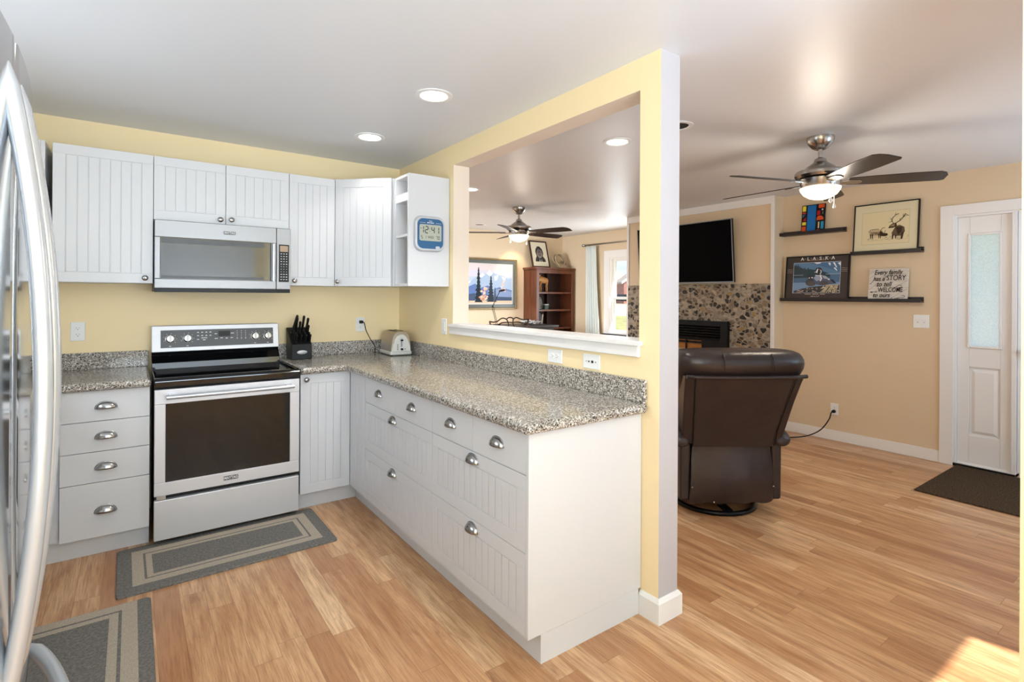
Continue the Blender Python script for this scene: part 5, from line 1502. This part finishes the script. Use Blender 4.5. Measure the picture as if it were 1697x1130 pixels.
g = G(); g.box(bx0, by0 - 0.016, 0, bx0 + 0.055, by0, BT - 0.05); g.box(bx1 - 0.055, by0 - 0.016, 0, bx1, by0, BT - 0.05); g.box(bx0 + 0.055, by0 - 0.016, BT - 0.10, bx1 - 0.055, by0, BT - 0.05); g.box(bx0 + 0.055, by0 - 0.016, 0, bx1 - 0.055, by0, 0.09)
g.build('face_frame', M['cherry'], r, bevel=0.002)
SHELF = (0.09, 0.46, 0.87, 1.175, 1.468)
for z in SHELF[1:]:
    G().box(bx0 + 0.025, by0 + 0.002, z - 0.030, bx1 - 0.025, 7.125, z).build('shelf', M['cherry'], r, bevel=0.001)
G().box((bx0 + bx1) / 2 + 0.03, 7.05, 0.09, (bx0 + bx1) / 2 + 0.05, 7.125, BT - 0.05).build('back_stile', M['cherryin'], r)

# carved moose
zs = SHELF[4] + 0.004
r = thing('moose_figurine', (5.60, 6.93, zs), 'carved tan wooden moose on the top shelf of the bookcase', 'figurine')
mw = plain('carved_pine', (196, 138, 78), 0.6, var=0.25, bscale=40)
rings = []
for x, z, ry, rz_ in ((5.462, zs + 0.130, 0.020, 0.020), (5.475, zs + 0.135, 0.028, 0.032), (5.50, zs + 0.165, 0.030, 0.040), (5.535, zs + 0.205, 0.034, 0.042), (5.575, zs + 0.205, 0.044, 0.062), (5.63, zs + 0.200, 0.046, 0.060), (5.69, zs + 0.190, 0.046, 0.055), (5.73, zs + 0.185, 0.042, 0.050), (5.752, zs + 0.180, 0.02, 0.025)):
    rings.append([(x, 6.93 + ry * math.cos(2 * math.pi * k / 14), z + rz_ * math.sin(2 * math.pi * k / 14)) for k in range(14)])
G().loft(rings).build('body', mw, r, sub=1)
for x, y in ((5.578, 6.905), (5.588, 6.955), (5.715, 6.905), (5.728, 6.955)):
    g = G(); g.tube([(x, y, zs + 0.17), (x - 0.006, y, zs + 0.10), (x + 0.004, y, zs + 0.05), (x, y, zs + 0.0005)], [0.020, 0.012, 0.009, 0.011], 10); g.build('leg', mw, r)
for s in (-1, 1):
    g = G(); g.prism([(5.520, 6.93 + s * 0.015, zs + 0.235), (5.505, 6.93 + s * 0.07, zs + 0.250), (5.49, 6.93 + s * 0.085, zs + 0.285), (5.525, 6.93 + s * 0.075, zs + 0.265), (5.54, 6.93 + s * 0.08, zs + 0.290), (5.555, 6.93 + s * 0.04, zs + 0.250)], (0.0, 0.0, 0.008)); g.build('antler', mw, r)
# framed photograph and small box on the middle shelf
zs = SHELF[3]
r = thing('photo_frame', (5.58, 6.95, zs), 'small silver framed photograph leaning on the middle bookcase shelf', 'photo frame')
Fq = frame((5.485, 6.90, zs + 0.006), (1, 0, 0), (-0.02, 0.20, 0.60))
G(Fq).box(0, 0, -0.012, 0.155, 0.215, 0).build('frame', M['tvframe'], r, bevel=0.002)
G(Fq).box(0.016, 0.016, 0, 0.139, 0.199, 0.001).build('photograph', plain('grey_photograph', (132, 128, 112), 0.5, var=0.5, bscale=35), r)
r = thing('small_box', (5.66, 6.86, zs), 'small dark green box with a pale lid in front of the photograph', 'box')
G().box(5.62, 6.84, zs + 0.0003, 5.70, 6.885, zs + 0.075).build('box_body', plain('dark_green_box', (52, 62, 56), 0.5), r, bevel=0.003)
G().box(5.617, 6.837, zs + 0.075, 5.703, 6.888, zs + 0.088).build('lid', M['silverplastic'], r, bevel=0.002)
# books on the lower shelf
zs = SHELF[2]
bc = ((150, 152, 160), (112, 118, 140), (92, 100, 126), (70, 72, 80))
labs = ('pale grey book at the left end of the lower bookcase shelf', 'slate blue book second from the left on the lower shelf', 'dark blue book third from the left on the lower shelf', 'charcoal book fourth from the left on the lower shelf')
for i in range(4):
    r = thing('book', (5.44 + i * 0.028, 6.93, zs), labs[i], 'book', 'books on the lower bookcase shelf')
    xx = 5.428 + i * 0.029; hh = 0.235 + 0.012 * (i % 2)
    G().box(xx + 0.002, 6.862, zs + 0.003, xx + 0.024, 7.015, zs + hh - 0.004).build('pages', M['trim'], r)
    g = G(); g.box(xx, 6.858, zs + 0.0003, xx + 0.003, 7.02, zs + hh); g.box(xx + 0.023, 6.858, zs + 0.0003, xx + 0.026, 7.02, zs + hh); g.box(xx + 0.003, 6.856, zs + 0.0003, xx + 0.023, 6.861, zs + hh)
    g.build('cover', plain('book_cloth_%d' % i, bc[i], 0.7), r)
r = thing('book', (5.575, 6.92, zs), 'pale book leaning alone to the right of the upright books', 'book')
Fq = frame((5.552, 6.86, zs + 0.0008), (0.99, 0, -0.13), (0.13, 0, 0.99)) @ Matrix.Translation((0, 0.003, -0.14))
G(Fq).box(0, 0, 0, 0.022, 0.225, 0.14).build('cover', plain('book_cloth_pale', (186, 178, 164), 0.7), r, bevel=0.002)
# framed portrait and rope on top
w, h = 0.395, 0.50
Fq = frame((5.455, 6.985, BT + 0.0005), (1, 0, 0), (-0.075, 0.135, 0.50)); Fq = frame((5.470, 6.985, BT + 0.006), (0.995, 0.0, 0.0), (0.0, 0.135, 0.50))
w, h = 0.385, 0.480
r = thing('framed_drawing', (5.66, 7.0, BT), 'brown framed drawing of a person in a fur hood on top of the bookcase', 'picture')
g = G(Fq); fw = 0.024
g.box(0, 0, -0.016, w, fw, 0.008); g.box(0, h - fw, -0.016, w, h, 0.008); g.box(0, fw, -0.016, fw, h - fw, 0.008); g.box(w - fw, fw, -0.016, w, h - fw, 0.008)
g.build('frame', M['cherryin'], r, bevel=0.003)
G(Fq).box(fw, fw, -0.012, w - fw, h - fw, 0.0).build('paper', plain('ivory_paper', (220, 210, 184), 0.8), r)
a = Art(Fq, w, h)
a.poly((58, 56, 54), [(0.22, 0.22), (0.24, 0.32), (0.32, 0.42), (0.68, 0.42), (0.78, 0.32), (0.80, 0.22)])
a.blob((52, 50, 50), 0.50, 0.56, 0.21, 0.24, 0, 22, 0.04); a.blob((150, 138, 126), 0.50, 0.52, 0.145, 0.17, 0, 22, 0.05); a.blob((104, 88, 84), 0.50, 0.55, 0.10, 0.135, 0, 18)
a.blob((124, 108, 102), 0.50, 0.50, 0.06, 0.06); a.stroke((60, 50, 48), [(0.44, 0.58), (0.48, 0.58)], 0.006); a.stroke((60, 50, 48), [(0.52, 0.58), (0.56, 0.58)], 0.006); a.stroke((70, 56, 52), [(0.47, 0.47), (0.53, 0.47)], 0.006)
a.poly((214, 206, 184), [(0.44, 0.22), (0.47, 0.32), (0.49, 0.22)]); a.poly((214, 206, 184), [(0.55, 0.22), (0.57, 0.32), (0.60, 0.22)])
a.build(r)
g = G()
for i in range(7):
    cx, cz, rr = 6.02 + random.uniform(-0.02, 0.03), BT + 0.145 + 0.006 * i, 0.135 + random.uniform(-0.02, 0.0)
    ti = random.uniform(-0.35, 0.35)
    g.tube([(cx + rr * math.cos(2 * math.pi * k / 28), 6.94 + 0.014 * i - 0.04 + rr * 0.45 * math.sin(2 * math.pi * k / 28 + ti), cz - 0.02 + (rr - 0.006 * i) * math.sin(2 * math.pi * k / 28) * 0.93) for k in range(28)], 0.008, 7, loop=True)
for i in range(3):
    rr = 0.125 - 0.02 * i
    g.tube([(6.07 + rr * math.cos(2 * math.pi * k / 24), 6.90 + rr * 0.5 * math.sin(2 * math.pi * k / 24), BT + 0.012 + 0.016 * i + 0.09 * max(0, math.sin(2 * math.pi * k / 24))) for k in range(24)], 0.008, 7, loop=True)
o = g.build('rope_coil', M['rope']); tag(o, 'loosely coiled beige rope on top of the bookcase', 'rope')
dz = min((o.matrix_basis @ v.co).z for v in o.data.vertices); o.location.z += BT + 0.0005 - dz

# curtain and rod
r = thing('curtain_rod', (XW - 0.09, 5.7, 2.25), 'bronze curtain rod above the far window', 'curtain rod')
G().cyl((XW - 0.09, 4.90, 2.253), (XW - 0.09, 6.47, 2.253), 0.0125, seg=16).build('rod', M['nickel'], r)
g = G(); g.lathe([(0.010, 0), (0.019, 0.006), (0.012, 0.014), (0.024, 0.032), (0.026, 0.045), (0.020, 0.060), (0, 0.068)], (0, 0, 0), 20)
for v in g.bm.verts: v.co = Vector((XW - 0.09 + v.co.x, 6.468 + v.co.z, 2.253 + v.co.y))
g.build('finial', M['nickel'], r, smooth=60)
g = G(); g.box(XW - 0.095, 6.459, 2.228, XW - 0.0004, 6.466, 2.240); g.box(XW - 0.012, 6.456, 2.19, XW - 0.0004, 6.470, 2.27)
g.build('bracket', M['nickel'], r)
g = G()
rows = []
nz = 26
for i in range(nz + 1):
    t_ = i / nz
    z = 2.232 - 2.212 * t_
    ya, yb = 6.450, 6.225 - 0.16 * t_ ** 1.3
    row = []
    for k in range(61):
        s = k / 60
        row.append((XW - 0.088 + (0.020 + 0.014 * t_) * math.sin(s * 2 * math.pi * 5.5 + 0.6 * math.sin(3 * t_)), ya + (yb - ya) * s + 0.006 * math.sin(s * 23), z))
    rows.append(row)
g.loft(rows, cap=False, closed=False)
o = g.build('curtain', M['curtain'], solid=0.003); tag(o, 'white curtain panel hanging left of the far window', 'curtain')

# tall table, chair, lamp, papers
r = thing('dining_table', (4.75, 6.35, 0), 'tall dark wooden table in the far room below the painting', 'table')
TZ = 0.965
G().box(4.28, 6.02, TZ - 0.035, 5.22, 6.72, TZ).build('tabletop', M['espresso'], r, bevel=0.006)
G().box(4.34, 6.08, TZ - 0.115, 5.16, 6.66, TZ - 0.035).build('apron', M['espresso'], r)
for x in (4.34, 5.10):
    for y in (6.08, 6.60): G().box(x, y, 0, x + 0.06, y + 0.06, TZ - 0.115).build('leg', M['espresso'], r)
r = thing('bar_chair', (4.26, 5.80, 0), 'dark metal chair with a scrolled curved back at the table', 'chair')
cm = plain('dark_bronze_metal', (58, 34, 24), 0.45, 0.5)
cy = 5.86
def pt(px, z): return (px, cy, z)
gx = lambda q: 3.86 + (q - 380) / (1250 - 380) * 0.685     # zoomed-crop x to metres across the chair back
gz = lambda q: 1.098 - (q - 690) * 0.00084
g = G()
for path in ([(385, 740), (460, 752), (540, 742), (620, 700), (680, 695), (740, 720), (775, 790), (760, 880), (740, 960)], [(400, 815), (480, 815), (560, 795), (640, 768), (720, 762), (800, 764), (870, 768)],
             [(1215, 715), (1120, 728), (1030, 712), (960, 690), (910, 695), (875, 730), (880, 800), (915, 860), (945, 960)], [(870, 768), (960, 762), (1040, 772), (1120, 788), (1225, 790)], [(735, 712), (770, 690), (810, 684), (850, 690), (880, 712)]):
    g.tube(cord('', [pt(gx(a_), gz(b_)) for a_, b_ in path]), 0.0085, 8)
for a_, b_ in ((385, 1250), (1215, 1215)):
    x_ = gx(a_)
    s = 1 if a_ < 800 else -1
    g.tube([pt(x_, gz(735 if s > 0 else 712)), pt(x_ + s * 0.02, 0.98), pt(x_ + s * 0.05, 0.63)], 0.011, 8)
g.build('backrest', cm, r)
g = G(); g.box(3.90, 5.46, 0.615, 4.50, 5.90, 0.655); g.build('seat', M['espresso'], r, bevel=0.01)
for x_, y_ in ((3.93, 5.49), (4.47, 5.49), (3.92, 5.87), (4.48, 5.87)):
    G().cyl((x_, y_, 0), (x_, y_, 0.616), 0.014, seg=10).build('leg', cm, r)
r = thing('desk_lamp', (4.36, 6.42, TZ), 'thin black jointed desk lamp standing in front of the painting', 'lamp')
G().lathe([(0.0, 0.018), (0.055, 0.016), (0.06, 0.0), (0, 0)], (4.36, 6.42, TZ + 0.0003), 24).build('base', M['blackmetal'], r, smooth=40)
g = G()
for dx in (-0.012, 0.012): g.tube([(4.36 + dx, 6.42, TZ + 0.015), (4.285 + dx, 6.42, 1.243)], 0.004, 8)
g.tube([(4.285, 6.42, 1.243), (4.37, 6.42, 1.40), (4.415, 6.42, 1.470)], 0.0055, 8)
g.ell((4.285, 6.42, 1.243), 0.012, 0.010, 0.012, 10, 6)
g.build('arm', M['blackmetal'], r)
g = G(); g.lathe([(0, 0.020), (0.035, 0.018), (0.056, 0.004), (0.052, -0.004), (0.0, -0.006)], (0, 0, 0), 24)
for v in g.bm.verts:
    q = Matrix.Rotation(math.radians(-14), 4, 'Y') @ v.co
    v.co = Vector((4.452 + q.x, 6.42 + q.y, 1.474 + q.z))
g.build('lamp_head', M['blackmetal'], r, smooth=50)
r = thing('paper_pile', (4.92, 6.3, TZ), 'heap of crumpled white papers at the right end of the tall table', 'papers')
for i in range(7):
    g = G(); n = 7
    cx, cy2, a0 = 4.90 + random.uniform(-0.06, 0.08), 6.32 + random.uniform(-0.06, 0.06), random.uniform(0, 3)
    rows = []
    for p in range(n):
        row = []
        for q in range(n):
            u, v_ = (p / (n - 1) - 0.5) * 0.20, (q / (n - 1) - 0.5) * 0.15
            row.append((cx + u * math.cos(a0) - v_ * math.sin(a0), cy2 + u * math.sin(a0) + v_ * math.cos(a0), TZ + 0.002 + i * 0.008 + random.uniform(0, 0.022)))
        rows.append(row)
    g.loft(rows, cap=False, closed=False); g.build('sheet', M['trim'], r)

# ------------------------------------------------------------------ outside the far window
g = G()
n = 14
rows = []
for i, d in enumerate((6.6, 9, 14, 22, 32)):
    rows.append([(d, y, -0.35 + 0.006 * d + random.uniform(-0.06, 0.06)) for y in [(-30 + 10 * k) for k in range(13)]])
g.loft(rows, cap=False, closed=False)
struct(g, 'ground_lawn', M['grass'])
g = G(); rows = []
for d in (32, 60, 130, 260): rows.append([(d, y, -0.20 + 0.009 * (d - 32) - 0.02) for y in (-60, 60, 260)])
g.loft(rows, cap=False, closed=False)
struct(g, 'ground_road', M['road'])
def outp(D, px, z):
    """point D metres ahead of the viewpoint's axis, px across"""
    L_ = (px - 848.5) / FPX * D
    ya = math.radians(YAW)
    return Vector((D * math.sin(ya) + L_ * math.cos(ya), D * math.cos(ya) - L_ * math.sin(ya), z))
hz = math.radians(-YAW)
def house(label, D, px0, px1, zb, ze, zr, dep, wallm, roofm, gable=False):
    A_, B_ = outp(D, px0, zb), outp(D, px1, zb)
    wd = (B_ - A_).length
    r = thing('house', A_, label, 'house', rz=hz)
    G().box(0, 0, -1.2, wd, dep, ze - zb).build('walls', wallm, r, local=True)
    g = G()
    if gable:
        g.prism([(-0.5, -0.5, ze - zb - 0.2), (wd / 2, -0.5, zr - zb), (wd + 0.5, -0.5, ze - zb - 0.2), (wd + 0.5, -0.5, ze - zb + 0.15), (wd / 2, -0.5, zr - zb + 0.4), (-0.5, -0.5, ze - zb + 0.15)], (0, dep + 1, 0))
    else:
        g.prism([(-0.5, -0.6, ze - zb - 0.1), (-0.5, dep / 2, zr - zb), (-0.5, dep + 0.6, ze - zb - 0.1)], (wd + 1, 0, 0))
    g.build('roof', roofm, r, local=True)
    if gable:
        G().prism([(0, 0.05, ze - zb), (wd / 2, 0.05, zr - zb), (wd, 0.05, ze - zb)], (0, 0.3, 0)).build('gable', wallm, r, local=True)
        g = G(); g.prism([(-0.5, -0.56, ze - zb - 0.25), (wd / 2, -0.56, zr - zb - 0.05), (wd / 2, -0.56, zr - zb + 0.42), (-0.5, -0.56, ze - zb + 0.2)], (0, 0.05, 0)); g.build('fascia', M['trim'], r, local=True)
    for q in (0.18, 0.55):
        G().box(wd * q, -0.06, 1.0, wd * q + 1.1, 0.0, 2.3).build('window', M['blackgloss'] if not gable else M['white'], r, local=True)
    return r
house('dark green house with a tan roof across the road outside the window', 104, 1003, 1030.5, 0.9, 4.1, 6.4, 8, plain('dark_green_siding', (84, 92, 84), 0.8), plain('tan_shingles', (176, 160, 134), 0.9, var=0.2, bscale=2))
house('red brown gabled house wing with white trim outside the window', 94, 1034, 1085, 0.9, 3.9, 5.9, 7, plain('red_brown_siding', (150, 100, 84), 0.8), plain('grey_shingles', (160, 150, 140), 0.9), True)
A_ = outp(88, 1008, 0.30)
r = thing('car', A_, 'dark car parked across the road outside the window', 'car', rz=hz)
Lc = 4.6
G().prism([(0, 0, 0.35), (0.05, 0, 0.85), (0.9, 0, 1.0), (1.6, 0, 1.5), (3.4, 0, 1.5), (4.1, 0, 1.0), (4.6, 0, 0.9), (4.6, 0, 0.35)], (0, 1.7, 0)).build('body', M['blackplastic'], r, local=True, bevel=0.06)
G().prism([(1.15, -0.01, 1.02), (1.7, -0.01, 1.42), (3.3, -0.01, 1.42), (3.8, -0.01, 1.02)], (0, 0.02, 0)).build('side_window', M['ovenglass'], r, local=True)
for x_ in (0.9, 3.7):
    g = G(); g.cyl((x_, -0.03, 0.36), (x_, 0.2, 0.36), 0.34, seg=20); g.cyl((x_, 1.5, 0.36), (x_, 1.73, 0.36), 0.34, seg=20); g.build('wheel', M['blackplastic'], r, local=True)
